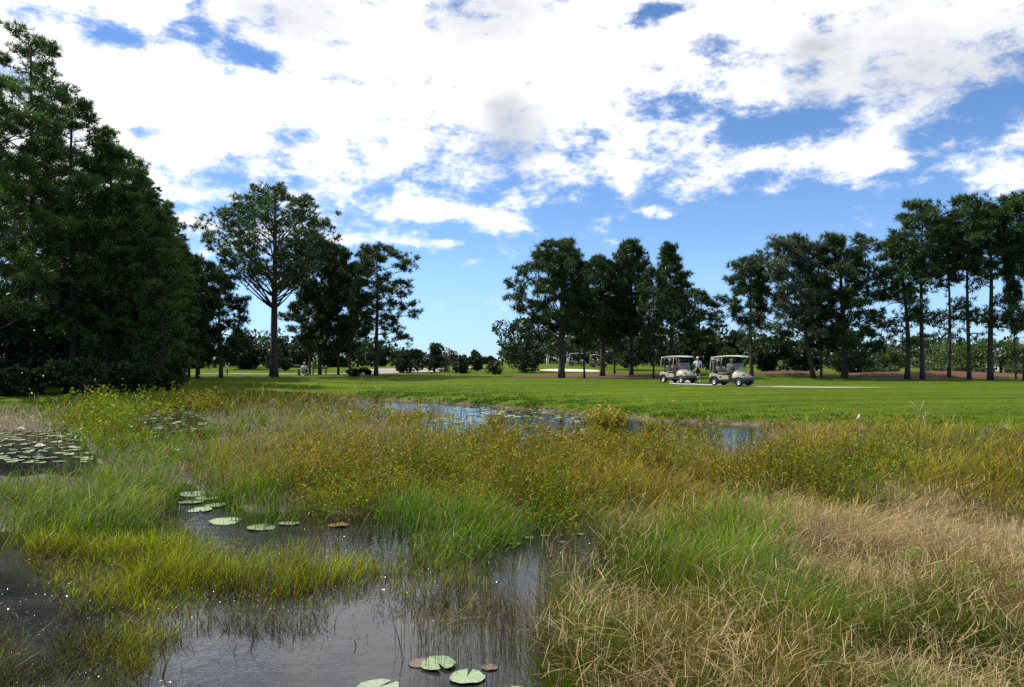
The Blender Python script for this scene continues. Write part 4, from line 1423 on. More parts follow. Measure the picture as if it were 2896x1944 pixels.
# --- right pines
PG = 'tall pines on the right'
pine(2300, 58, 1068, 672, 2160, 2345, 965, 'pale silvery pine leaning left on a slanted trunk', 321, 'column', nb=46, tuft=10, group=PG, trunk=0.2, lean=-0.14, shiny=True, **{**FAR, 'color': (0.07, 0.105, 0.055)})
pine(2322, 59, 1068, 790, 2260, 2380, 985, 'thin pine right beside the silvery leaning pine', 322, 'round', share='M3', nb=22, tuft=7, group=PG, trunk=0.15, lean=-0.03, **FAR)
pine(2388, 58, 1070, 674, 2280, 2500, 1000, 'broad dark pine with tiered low branches', 323, 'column', nb=44, low=6, tuft=9, group=PG, trunk=0.28, rise=0.35, **FAR)
AIR = {**FAR, 'density': 1.35, 'color': (0.044, 0.095, 0.021)}
pine(2565, 57, 1076, 682, 2470, 2640, 850, 'curved pine at the left end of the right edge pines', 324, 'round', nb=26, low=12, tuft=7, group=PG, trunk=0.22, bend=0.35, **AIR)
pine(2608, 56.5, 1078, 578, 2530, 2688, 790, 'straight tall pine with clear trunk near the right edge', 325, 'round', share='F1', nb=28, low=12, tuft=8, group=PG, trunk=0.20, bend=0.15, **AIR)
pine(2683, 58, 1078, 625, 2635, 2735, 800, 'slim straight pine with clear trunk between two taller pines', 326, 'round', share='F2', nb=24, low=10, tuft=7, group=PG, trunk=0.15, bend=0.2, **AIR)
pine(2740, 56.5, 1077, 563, 2672, 2808, 790, 'tall pine over the crest of the right straw bed', 327, 'round', share='F1', nb=28, low=12, tuft=8, group=PG, trunk=0.20, **AIR)
pine(2800, 56, 1079, 595, 2722, 2872, 780, 'thick trunked pine just left of the very thin edge trunk', 328, 'round', nb=28, low=14, tuft=8, group=PG, trunk=0.24, bend=0.2, **AIR)
pine(2872, 57, 1079, 700, 2845, 2905, 820, 'very thin pine trunk beside the right picture edge', 329, 'round', share='M4', nb=18, low=5, tuft=6, group=PG, trunk=0.12, **AIR)
pine(2900, 55, 1080, 558, 2835, 2985, 800, 'pine cut off by the right edge of the picture', 330, 'round', share='F2', nb=24, low=10, tuft=7, group=PG, trunk=0.2, **AIR)
# --- background behind the right half
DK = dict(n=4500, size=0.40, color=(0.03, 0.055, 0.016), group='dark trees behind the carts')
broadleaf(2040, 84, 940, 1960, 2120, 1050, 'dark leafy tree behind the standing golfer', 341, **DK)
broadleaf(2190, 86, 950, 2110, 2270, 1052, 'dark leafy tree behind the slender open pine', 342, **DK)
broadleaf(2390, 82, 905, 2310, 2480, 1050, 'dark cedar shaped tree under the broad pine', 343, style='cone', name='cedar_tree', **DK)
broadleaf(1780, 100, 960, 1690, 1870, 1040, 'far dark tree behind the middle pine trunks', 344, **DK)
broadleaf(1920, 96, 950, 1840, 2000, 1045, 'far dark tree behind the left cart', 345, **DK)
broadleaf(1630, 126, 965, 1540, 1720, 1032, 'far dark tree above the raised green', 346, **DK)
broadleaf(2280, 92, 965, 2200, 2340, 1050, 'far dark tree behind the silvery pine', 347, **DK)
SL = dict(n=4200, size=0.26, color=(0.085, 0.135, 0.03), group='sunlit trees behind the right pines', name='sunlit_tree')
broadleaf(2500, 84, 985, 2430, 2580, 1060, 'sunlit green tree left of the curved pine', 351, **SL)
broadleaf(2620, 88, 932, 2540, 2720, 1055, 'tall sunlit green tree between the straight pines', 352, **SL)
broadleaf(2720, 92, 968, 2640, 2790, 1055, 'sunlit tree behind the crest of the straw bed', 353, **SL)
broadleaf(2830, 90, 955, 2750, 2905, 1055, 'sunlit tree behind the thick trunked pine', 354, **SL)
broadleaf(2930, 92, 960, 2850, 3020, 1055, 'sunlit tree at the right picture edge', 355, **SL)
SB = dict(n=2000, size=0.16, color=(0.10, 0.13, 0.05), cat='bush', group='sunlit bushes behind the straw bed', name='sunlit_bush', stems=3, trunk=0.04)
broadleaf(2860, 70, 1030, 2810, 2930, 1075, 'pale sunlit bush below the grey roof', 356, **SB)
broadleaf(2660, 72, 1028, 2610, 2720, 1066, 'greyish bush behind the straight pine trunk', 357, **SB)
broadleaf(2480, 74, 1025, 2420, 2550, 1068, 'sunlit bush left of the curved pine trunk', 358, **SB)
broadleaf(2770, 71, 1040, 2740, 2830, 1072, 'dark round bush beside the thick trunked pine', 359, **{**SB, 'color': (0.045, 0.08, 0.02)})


# ------------------------------------------------------------------ lily pads
def pad_material():
    m, nt, p, out = new_mat('lily_pad')
    L = nt.links
    a = nt.nodes.new('ShaderNodeAttribute')
    a.attribute_name = 'col'
    tc = nt.nodes.new('ShaderNodeTexCoord')
    n = nt.nodes.new('ShaderNodeTexNoise')
    n.inputs['Scale'].default_value = 14
    n.inputs['Detail'].default_value = 6
    L.new(tc.outputs['Object'], n.inputs['Vector'])
    mx = nt.nodes.new('ShaderNodeMix')
    mx.data_type = 'RGBA'
    mx.blend_type = 'OVERLAY'
    mx.inputs['Factor'].default_value = 0.45
    L.new(a.outputs['Color'], mx.inputs['A'])
    L.new(n.outputs[0], mx.inputs['B'])
    L.new(mx.outputs['Result'], p.inputs['Base Color'])
    p.inputs['Roughness'].default_value = 0.42
    p.inputs['Specular IOR Level'].default_value = 0.6
    return m


M_PAD = pad_material()
M_PETAL = mat('lily_petal', (0.82, 0.80, 0.74), 0.5, noise_amt=0.05)
M_STAMEN = mat('lily_stamen', (0.75, 0.5, 0.05), 0.6)


def pad_mesh(seed, c=(0.36, 0.47, 0.27), wav=0.02, notch=0.30, segs=44):
    """round floating leaf with a slit, radiating veins and a wavy lifted rim; unit radius"""
    r = random.Random(seed)
    ph = [r.uniform(0, 6.28) for _ in range(5)]
    rings = [0.0, 0.18, 0.4, 0.62, 0.82, 0.95, 1.0]
    V, C = [], []
    for ri, q in enumerate(rings):
        for j in range(segs + 1):
            a = notch * 0.5 + (2 * math.pi - notch) * j / segs
            rr = q * (1 + 0.035 * math.sin(3 * a + ph[0]) + 0.02 * math.sin(7 * a + ph[1]) + (0.018 * math.sin(17 * a + ph[2]) if q > 0.9 else 0))
            z = wav * q ** 3 * (0.8 * math.sin(2 * a + ph[3]) + 0.6 * math.sin(5 * a + ph[4])) + (0.018 if q == 1.0 else 0.0)
            vein = 1.0 + (0.40 if j % 4 == 0 else (-0.18 if j % 4 == 2 else 0.0)) * (0.5 + 0.5 * (1 - q)) - (0.18 if q > 0.97 else 0)
            if q > 0.96 and r.random() < 0.35:
                vein *= 0.55
            V.append((rr * math.cos(a), rr * math.sin(a), z + (0.004 if j % 4 == 0 else 0)))
            C.append([min(0.9, k * vein) for k in c])
    n = segs + 1
    F = []
    for i in range(len(rings) - 1):
        for j in range(segs):
            F.append((i * n + j, (i + 1) * n + j, (i + 1) * n + j + 1, i * n + j + 1))
    return np_mesh('lily_pad', np.array(V), np.array(F), np.array(C), True)


PAD_MESHES = [pad_mesh(i, c) for i, c in enumerate([(0.19, 0.26, 0.13), (0.22, 0.29, 0.17), (0.13, 0.19, 0.07), (0.20, 0.26, 0.16)])]
PAD_BROWN = pad_mesh(9, (0.22, 0.12, 0.05), 0.06)
PAD_PALE = pad_mesh(10, (0.13, 0.09, 0.07), 0.03)


def pad(u, v, wpx, rot, label, group, me, tilt=0.0, z=0.012):
    p = ground(u, v, z)
    o = link('lily_pad', me, M_PAD)
    r = wpx / 2 * p.y / FPX
    o.location = p
    o.scale = (r, r, max(r, 0.10) * 1.0)
    o.rotation_euler = (tilt, tilt * 0.5, rot)
    tag(o, label, 'lily pad', group)
    return o


FG = 'lily pads floating in the front pool'
pad(1240, 1868, 98, -1.15, 'round pale green lily pad with its slit open to the lower right', FG, PAD_MESHES[0], 0.03, 0.02)
pad(1322, 1906, 100, 1.45, 'pale green lily pad with closed slit, right of the open slit pad', FG, PAD_MESHES[1])
pad(1073, 1936, 118, 0.9, 'largest pale lily pad cut by the bottom edge of the picture', FG, PAD_MESHES[3])
pad(925, 1956, 78, 2.4, 'lily pad at the bottom edge, leftmost in the front pool', FG, PAD_MESHES[2])
pad(1572, 1880, 84, 0.3, 'lily pad half hidden by the brown grass at the pool edge', FG, PAD_MESHES[2], 0.08)
pad(1462, 1946, 84, 2.2, 'tilted lily pad cut by the bottom edge beside the brown grass', FG, PAD_MESHES[0], 0.10, 0.02)
pad(1192, 1868, 70, 0.5, 'faded brownish sunken leaf beside the open slit pad', FG, PAD_PALE, 0.0, 0.004)
pad(1385, 1880, 46, 1.9, 'small reddish brown rotting pad right of the two round pads', FG, PAD_PALE, 0.0, 0.008)
CG = 'lily pads in the grassy channel'
for (u, v, w, rot, lab) in [(548, 1396, 72, 0.4, 'lily pad at the far end of the grassy channel'), (590, 1408, 66, 1.9, 'lily pad second from the far end of the grassy channel'),
                            (545, 1418, 70, 3.0, 'lily pad by the left grass of the channel'), (610, 1428, 62, 4.4, 'lily pad by the right grass of the channel'),
                            (570, 1440, 64, 5.1, 'lily pad in the middle of the channel, nearest of the cluster'), (640, 1472, 84, 0.2, 'wide lily pad where the channel bends right'),
                            (742, 1490, 78, 1.2, 'lily pad between two yellow green tufts'), (820, 1478, 60, 2.3, 'lily pad behind the second yellow green tuft'),
                            (958, 1483, 62, 3.6, 'browned curled lily pad at the right end of the channel')]:
    pad(u, v, w, rot, lab, CG, PAD_BROWN if 'browned' in lab else PAD_MESHES[int(w) % 4], 0.05)
for (u, v, w, rot, lab) in [(1495, 1518, 30, 0.4, 'small round pad left of the scum patch'), (1540, 1512, 24, 1.4, 'small round pad touching the scum patch'),
                            (1590, 1530, 22, 2.4, 'tiny round pad right below the scum patch'), (1455, 1535, 34, 2.9, 'small pad in the dark shade of the tall green clump'),
                            (1640, 1508, 30, 4.0, 'small pad right of the scum patch')]:
    pad(u, v, w, rot, lab, 'small pads at the right end of the pool', PAD_MESHES[int(w) % 4])


def pad_field(n, poly, size, label, group, seed, brown=0.08):
    r = random.Random(seed)
    (u0, u1), (v0, v1) = poly
    done = []
    k = 0
    for _ in range(n * 30):
        if k >= n:
            break
        u, v = r.uniform(u0, u1), HZ + 1 / r.uniform(1 / (v1 - HZ), 1 / (v0 - HZ))
        kd, _h = what_grows(np.array([u]), np.array([v]))
        if KINDS[kd[0]] not in 'WS':
            continue
        p = ground(u, v)
        if shore_dist(np.array([p.x]), np.array([p.y]))[0] > -0.5:
            continue
        rad = r.uniform(*size) / 2
        if any((p.x - a) ** 2 + (p.y - b) ** 2 < (0.8 * (rad + c)) ** 2 for a, b, c in done):
            continue
        done.append((p.x, p.y, rad))
        me = PAD_BROWN if r.random() < brown else PAD_MESHES[r.randrange(4)]
        o = link('lily_pad', me, M_PAD)
        o.location = (p.x, p.y, 0.012 + r.uniform(0, 0.01))
        o.scale = (rad, rad * r.uniform(0.85, 1), rad * 1.6)
        o.rotation_euler = (r.uniform(-0.06, 0.06), r.uniform(-0.06, 0.06), r.uniform(0, 6.28))
        tag(o, ('browned curled ' + label) if me is PAD_BROWN else ('pale green ' + label), 'lily pad', group)
        k += 1


pad_field(120, ((-40, 260), (1218, 1310)), (0.14, 0.30), 'lily pad in the crowded patch of open water at the left edge', 'lily pads in the left patch', 1)
pad_field(45, ((430, 620), (1170, 1225)), (0.16, 0.32), 'lily pad in the small bright pool behind the yellow flowered weeds', 'lily pads in the small bright pool', 2)
pad_field(120, ((1060, 1660), (1145, 1240)), (0.2, 0.4), 'lily pad on the strip of open water along the far bank', 'lily pads along the far bank', 3)
pad_field(14, ((1740, 1860), (1215, 1250)), (0.22, 0.4), 'lily pad on the small water gap right of the round shrub', 'lily pads right of the round shrub', 4)


def lily_flower(u, v, size, label):
    p = ground(u, v, 0.03)
    root = empty('water_lily', p)
    tag(root, label, 'flower', 'white water lilies')
    for ring, (k, tilt, ln) in enumerate([(9, 0.35, 1.0), (8, 0.85, 0.9), (6, 1.2, 0.7)]):
        V = np.array([(0, 0, 0), (0.5, 0.17, 0.06), (1, 0, 0.12), (0.5, -0.17, 0.06)]) * ln * size
        me = np_mesh('petal', V, np.array([(0, 1, 2), (0, 2, 3)]))
        for j in range(k):
            o = link('petal', me, M_PETAL, root)
            o.rotation_euler = (0, -tilt, 2 * math.pi * (j + 0.5 * ring) / k)
    bm = bmesh.new()
    bmesh.ops.create_icosphere(bm, subdivisions=1, radius=size * 0.18, matrix=Matrix.Translation((0, 0, size * 0.2)))
    me = bpy.data.meshes.new('stamens')
    bm.to_mesh(me)
    bm.free()
    link('stamens', me, M_STAMEN, root)


lily_flower(115, 1266, 0.16, 'white water lily flower in the middle of the left pad patch')
lily_flower(62, 1216, 0.15, 'white water lily flower at the back of the left pad patch')
lily_flower(200, 1232, 0.12, 'white water lily flower beside the leafy weeds')
lily_flower(1232, 1195, 0.14, 'white water lily flower on the far channel left part')


# ------------------------------------------------------------------ single plants and sticks in the marsh
def weed_shrub(u, vbase, vtop, wpx, label, seed, color, n=2600, flowers=40, size=0.05):
    rg = np.random.default_rng(seed)
    p = ground(u, vbase)
    h = (vbase - vtop) * p.y / FPX
    r = wpx / 2 * p.y / FPX
    root = empty('weed_shrub', (p.x, p.y, 0))
    tag(root, label, 'shrub', 'shrubs standing in the marsh')
    st, P = [], []
    for k in range(26):
        a = rg.uniform(0, 6.28)
        q = math.sqrt(rg.uniform(0.02, 1))
        tip = np.array([math.cos(a) * q * r, math.sin(a) * q * r, h * (0.62 + 0.38 * (1 - q * q)) * rg.uniform(0.85, 1.08)])
        b = np.array([math.cos(a) * q * r * 0.3, math.sin(a) * q * r * 0.3, -0.02])
        cur = bez(b, b * 0.6 + tip * 0.4 + [0, 0, 0.15 * h], tip, 6)
        st.append(tube(cur, np.linspace(0.008, 0.003, 6), 4, False))
        m = n // 26
        t = rg.uniform(0.25, 1.0, m)
        P.append(np.column_stack([np.interp(t, np.linspace(0, 1, 6), cur[:, j]) for j in range(3)]) + rg.normal(0, 0.05 * h + 0.02, (m, 3)))
    v, f = merge(st)
    link('stems', np_mesh('stems', v, f, None, True), mat('weed_stem', (0.10, 0.07, 0.03), 0.8), root)
    P = np.concatenate(P)
    P[:, 2] = np.maximum(P[:, 2], 0.03)
    D = rg.normal(size=P.shape)
    ln = size * rg.uniform(0.6, 1.5, len(P))
    c = np.array(color)[None] * rg.uniform(0.55, 1.4, (len(P), 1)) * rg.uniform(0.88, 1.12, (len(P), 3))
    v, f, c = leaves(P, D, ln, ln * 0.34, c)
    link('foliage', np_mesh('foliage', v, f, c), M_WEED, root)
    k = rg.choice(len(P), flowers)
    v, f, c = leaves(P[k] + [0, 0, 0.03], rg.normal(size=(flowers, 3)) + [0, 0, 0.8], np.full(flowers, size), np.full(flowers, size * 0.9), np.tile([[0.8, 0.5, 0.03]], (flowers, 1)))
    o = link('flowers', np_mesh('flowers', v, f, c), M_WEED, root)
    o['kind'] = 'stuff'
    return root


weed_shrub(1705, 1238, 1148, 138, 'round golden shrub standing alone in the far water', 501, (0.30, 0.27, 0.035), 5200, 60, 0.075)
weed_shrub(1838, 1245, 1188, 50, 'small thin golden shrub right of the round shrub', 502, (0.28, 0.25, 0.04), 900, 10, 0.07)
weed_shrub(1402, 1215, 1165, 60, 'low brown shrub in the far water left of the round shrub', 503, (0.24, 0.18, 0.045), 900, 8, 0.08)


def leafy_plant(u, vbase, vtop, label, seed, stems=3, color=(0.20, 0.36, 0.035), leaf=0.10, fl=1):
    rg = np.random.default_rng(seed)
    p = ground(u, vbase)
    h = (vbase - vtop) * p.y / FPX
    root = empty('leafy_weed', (p.x, p.y, 0))
    tag(root, label, 'plant', 'tall leafy weeds in the near grass')
    for k in range(stems):
        a = rg.uniform(0, 6.28)
        tip = np.array([math.cos(a) * 0.22 * h, math.sin(a) * 0.22 * h, h * rg.uniform(0.75, 1.0)])
        cur = bez(np.zeros(3), np.array([0, 0, h * 0.5]), tip, 8)
        v, f = tube(cur, np.linspace(0.006, 0.003, 8), 5)
        stem = link('stem', np_mesh('stem', v, f, None, True), mat('green_stem', (0.16, 0.18, 0.04), 0.6), root)
        m = 16
        for j in range(m):
            t = 0.35 + 0.65 * (j / (m - 1))
            pos = np.array([np.interp(t, np.linspace(0, 1, 8), cur[:, q]) for q in range(3)])
            a2 = j * 2.4 + rg.uniform(-0.3, 0.3)
            ln = leaf * rg.uniform(0.8, 1.2) * (1.15 - 0.4 * t)
            d = np.array([math.cos(a2), math.sin(a2), 0.35])
            d /= np.linalg.norm(d)
            sd_ = np.array([-math.sin(a2), math.cos(a2), 0])
            V = np.array([pos, pos + d * ln * 0.35 + sd_ * ln * 0.11, pos + d * ln * 0.75 + sd_ * ln * 0.07 - [0, 0, ln * 0.08], pos + d * ln - [0, 0, ln * 0.22],
                          pos + d * ln * 0.75 - sd_ * ln * 0.07 - [0, 0, ln * 0.08], pos + d * ln * 0.35 - sd_ * ln * 0.11, pos + d * ln * 0.5 - [0, 0, ln * 0.02]])
            F = np.array([(0, 1, 6), (1, 2, 6), (2, 3, 6), (3, 4, 6), (4, 5, 6), (5, 0, 6)])
            c = np.array(color) * rg.uniform(0.75, 1.25)
            link('leaf', np_mesh('leaf', V, F, np.tile(c[None], (7, 1))), M_WEED, stem)
        if k < fl:
            V = []
            F = []
            for q in range(4):
                b = q * math.pi / 2
                e = np.array([math.cos(b), math.sin(b), 0.2]) * 0.02
                s_ = np.array([-math.sin(b), math.cos(b), 0]) * 0.011
                i0 = len(V)
                V += [tip, tip + e * 0.7 + s_, tip + e, tip + e * 0.7 - s_]
                F += [(i0, i0 + 1, i0 + 2), (i0, i0 + 2, i0 + 3)]
            link('flower', np_mesh('flower', np.array(V), np.array(F), np.tile([[0.8, 0.52, 0.03]], (len(V), 1))), M_WEED, stem)


leafy_plant(2560, 1650, 1530, 'tall leafy green weed at the lower edge of the pale straw', 511, 4)
leafy_plant(2740, 1700, 1590, 'leafy weed with yellow flowers in front of the dark hollow', 512, 4, fl=3)
leafy_plant(2860, 1720, 1635, 'bright leafy weed by the right picture edge', 513, 4, leaf=0.12)
leafy_plant(2470, 1640, 1568, 'small leafy weed left of the tall leafy weed', 514, 2)
leafy_plant(2690, 1370, 1325, 'leafy weed among the brown grass high on the right', 515, 3)
leafy_plant(1705, 1440, 1380, 'leafy weed at the edge of the dark green clump', 516, 4)


def stick(pts, r0, r1, label, twigs=()):
    P = np.array([tuple(p) for p in pts])
    base = P[0].copy()
    v, f = tube(P - base, np.linspace(r0, r1, len(P)), 6)
    root = empty('dead_branch', tuple(base))
    tag(root, label, 'branch', 'bare dead branches')
    m = mat('dark_twig_wood', (0.05, 0.04, 0.03), 0.8, noise_amt=0.25) if 'dark' in label else mat('bleached_wood', (0.46, 0.42, 0.36), 0.8, noise_amt=0.25)
    link('stem', np_mesh('stem', v, f, None, True), m, root)
    for t in twigs:
        T = np.array([tuple(p) for p in t]) - base
        v, f = tube(T, np.linspace(r1 * 1.1, 0.003, len(T)), 5)
        link('twig', np_mesh('twig', v, f, None, True), m, root)


D1 = 19.5
stick([at(2416, 1285, D1), at(2413, 1262, D1), at(2400, 1240, D1), at(2392, 1228, D1), at(2386, 1222, D1)], 0.022, 0.010, 'bare white branch leaning left out of the brown grass',
      [[at(2402, 1245, D1), at(2406, 1247, D1 + .2), at(2409, 1250, D1 + .3)]])
stick([at(2386, 1270, D1 + 1), at(2383, 1240, D1 + 1), at(2377, 1212, D1 + 1)], 0.012, 0.006, 'thin dark upright twig left of the white branch')
stick([at(2400, 1270, D1 - .5), at(2401, 1245, D1 - .5), at(2403, 1216, D1 - .5)], 0.012, 0.006, 'thin dark upright twig right behind the white branch')
stick([at(2420, 1275, D1 - .3), at(2419, 1255, D1 - .3), at(2422, 1240, D1 - .3)], 0.010, 0.005, 'short thin dark twig right of the white branch')
stick([at(2350, 1262, D1), at(2370, 1266, D1), at(2382, 1273, D1)], 0.016, 0.008, 'pale stick lying on the grass left of the white branch')
D2 = 23.0
stick([at(2622, 1230, D2), at(2618, 1210, D2), at(2611, 1190, D2), at(2610, 1176, D2)], 0.022, 0.010, 'pale forked dead sapling in front of the lawn bank',
      [[at(2611, 1190, D2), at(2602, 1178, D2), at(2590, 1162, D2), at(2571, 1146, D2)], [at(2611, 1188, D2), at(2615, 1175, D2), at(2617, 1163, D2)],
       [at(2600, 1176, D2), at(2594, 1155, D2), at(2572, 1133, D2)], [at(2600, 1165, D2), at(2606, 1148, D2), at(2612, 1132, D2)]])


# ------------------------------------------------------------------ generic part helpers
def bm_obj(name, bm, m, parent=None, smooth=True):
    bmesh.ops.recalc_face_normals(bm, faces=bm.faces[:])
    me = bpy.data.meshes.new(name)
    bm.to_mesh(me)
    bm.free()
    if smooth:
        for p in me.polygons:
            p.use_smooth = True
    return link(name, me, m, parent)


def box(name, x0, x1, y0, y1, z0, z1, m, parent, bev=0.02):
    bm = bmesh.new()
    bmesh.ops.create_cube(bm, size=1.0)
    for v in bm.verts:
        v.co = Vector((x0 + (v.co.x + 0.5) * (x1 - x0), y0 + (v.co.y + 0.5) * (y1 - y0), z0 + (v.co.z + 0.5) * (z1 - z0)))
    if bev:
        bmesh.ops.bevel(bm, geom=bm.edges[:], offset=bev, segments=2, affect='EDGES')
    return bm_obj(name, bm, m, parent, False)


def loft(name, rings, m, parent, smooth=True):
    bm = bmesh.new()
    rows = [[bm.verts.new(p) for p in r] for r in rings]
    n = len(rings[0])
    for a, b in zip(rows[:-1], rows[1:]):
        for j in range(n):
            bm.faces.new((a[j], a[(j + 1) % n], b[(j + 1) % n], b[j]))
    bm.faces.new(rows[0])
    bm.faces.new(rows[-1])
    return bm_obj(name, bm, m, parent, smooth)


def extrude_profile(name, prof, y0, y1, m, parent, bev=0.03):
    bm = bmesh.new()
    a = [bm.verts.new((x, y0, z)) for x, z in prof]
    b = [bm.verts.new((x, y1, z)) for x, z in prof]
    n = len(prof)
    for j in range(n):
        bm.faces.new((a[j], a[(j + 1) % n], b[(j + 1) % n], b[j]))
    bm.faces.new(a)
    bm.faces.new(b)
    bmesh.ops.recalc_face_normals(bm, faces=bm.faces[:])
    bmesh.ops.bevel(bm, geom=bm.edges[:], offset=bev, segments=2, affect='EDGES')
    return bm_obj(name, bm, m, parent, False)


def pipe(name, pts, r, m, parent, sides=8):
    v, f = tube(np.array(pts, float), np.full(len(pts), r), sides)
    return link(name, np_mesh(name, v, f, None, True), m, parent)


def lathe_y(name, prof, m, parent, loc, segs=28):
    """profile of (radius, y) spun round the y axis"""
    rings = []
    for k in range(segs):
        a = 2 * math.pi * k / segs
        rings.append([(r * math.cos(a), y, r * math.sin(a)) for r, y in prof])
    bm = bmesh.new()
    rows = [[bm.verts.new(p) for p in r] for r in rings]
    n = len(prof)
    for i in range(segs):
        a, b = rows[i], rows[(i + 1) % segs]
        for j in range(n):
            bm.faces.new((a[j], b[j], b[(j + 1) % n], a[(j + 1) % n]))
    o = bm_obj(name, bm, m, parent)
    o.location = loc
    return o


M_BEIGE = mat('cart_beige_paint', (0.37, 0.33, 0.24), 0.28, spec=0.6, noise_amt=0.04)
M_BLACK = mat('black_plastic', (0.022, 0.022, 0.026), 0.55, noise_amt=0.2)
M_TYRE = mat('tyre_rubber', (0.018, 0.018, 0.018), 0.85, noise_amt=0.2)
M_RIM = mat('wheel_cover', (0.36, 0.36, 0.36), 0.35, metal=0.7, noise_amt=0.05)
M_SEAT = mat('seat_vinyl', (0.36, 0.31, 0.24), 0.5, noise_amt=0.05)
M_ROOF = mat('roof_plastic', (0.58, 0.55, 0.46), 0.35, noise_amt=0.04)
M_STRUT = mat('strut_metal', (0.05, 0.05, 0.055), 0.4, metal=0.4)


def glass_material():
    m, nt, p, out = new_mat('windshield_glass')
    p.inputs['Base Color'].default_value = (0.75, 0.80, 0.85, 1)
    p.inputs['Roughness'].default_value = 0.08
    p.inputs['IOR'].default_value = 1.45
    t = nt.nodes.new('ShaderNodeBsdfTransparent')
    t.inputs['Color'].default_value = (0.82, 0.85, 0.88, 1)
    n = nt.nodes.new('ShaderNodeTexNoise')
    n.inputs['Scale'].default_value = 20
    ms = nt.nodes.new('ShaderNodeMixShader')
    ms.inputs[0].default_value = 0.16
    nt.links.new(t.outputs[0], ms.inputs[1])
    nt.links.new(p.outputs[0], ms.inputs[2])
    nt.links.new(ms.outputs[0], out.inputs['Surface'])
    return m


M_GLASS = glass_material()


def half_ring(x, hw, zt, zb, k=9, p=3.2):
    """rounded-top cross-section at x"""
    pts = [(x, -hw, zb)]
    for j in range(k):
        a = math.pi - math.pi * j / (k - 1)
        c, s_ = math.cos(a), math.sin(a)
        pts.append((x, hw * math.copysign(abs(c) ** (2 / p), c), zb + 0.02 + (zt - zb - 0.02) * abs(s_) ** (2 / p)))
    pts.append((x, hw, zb))
    return pts


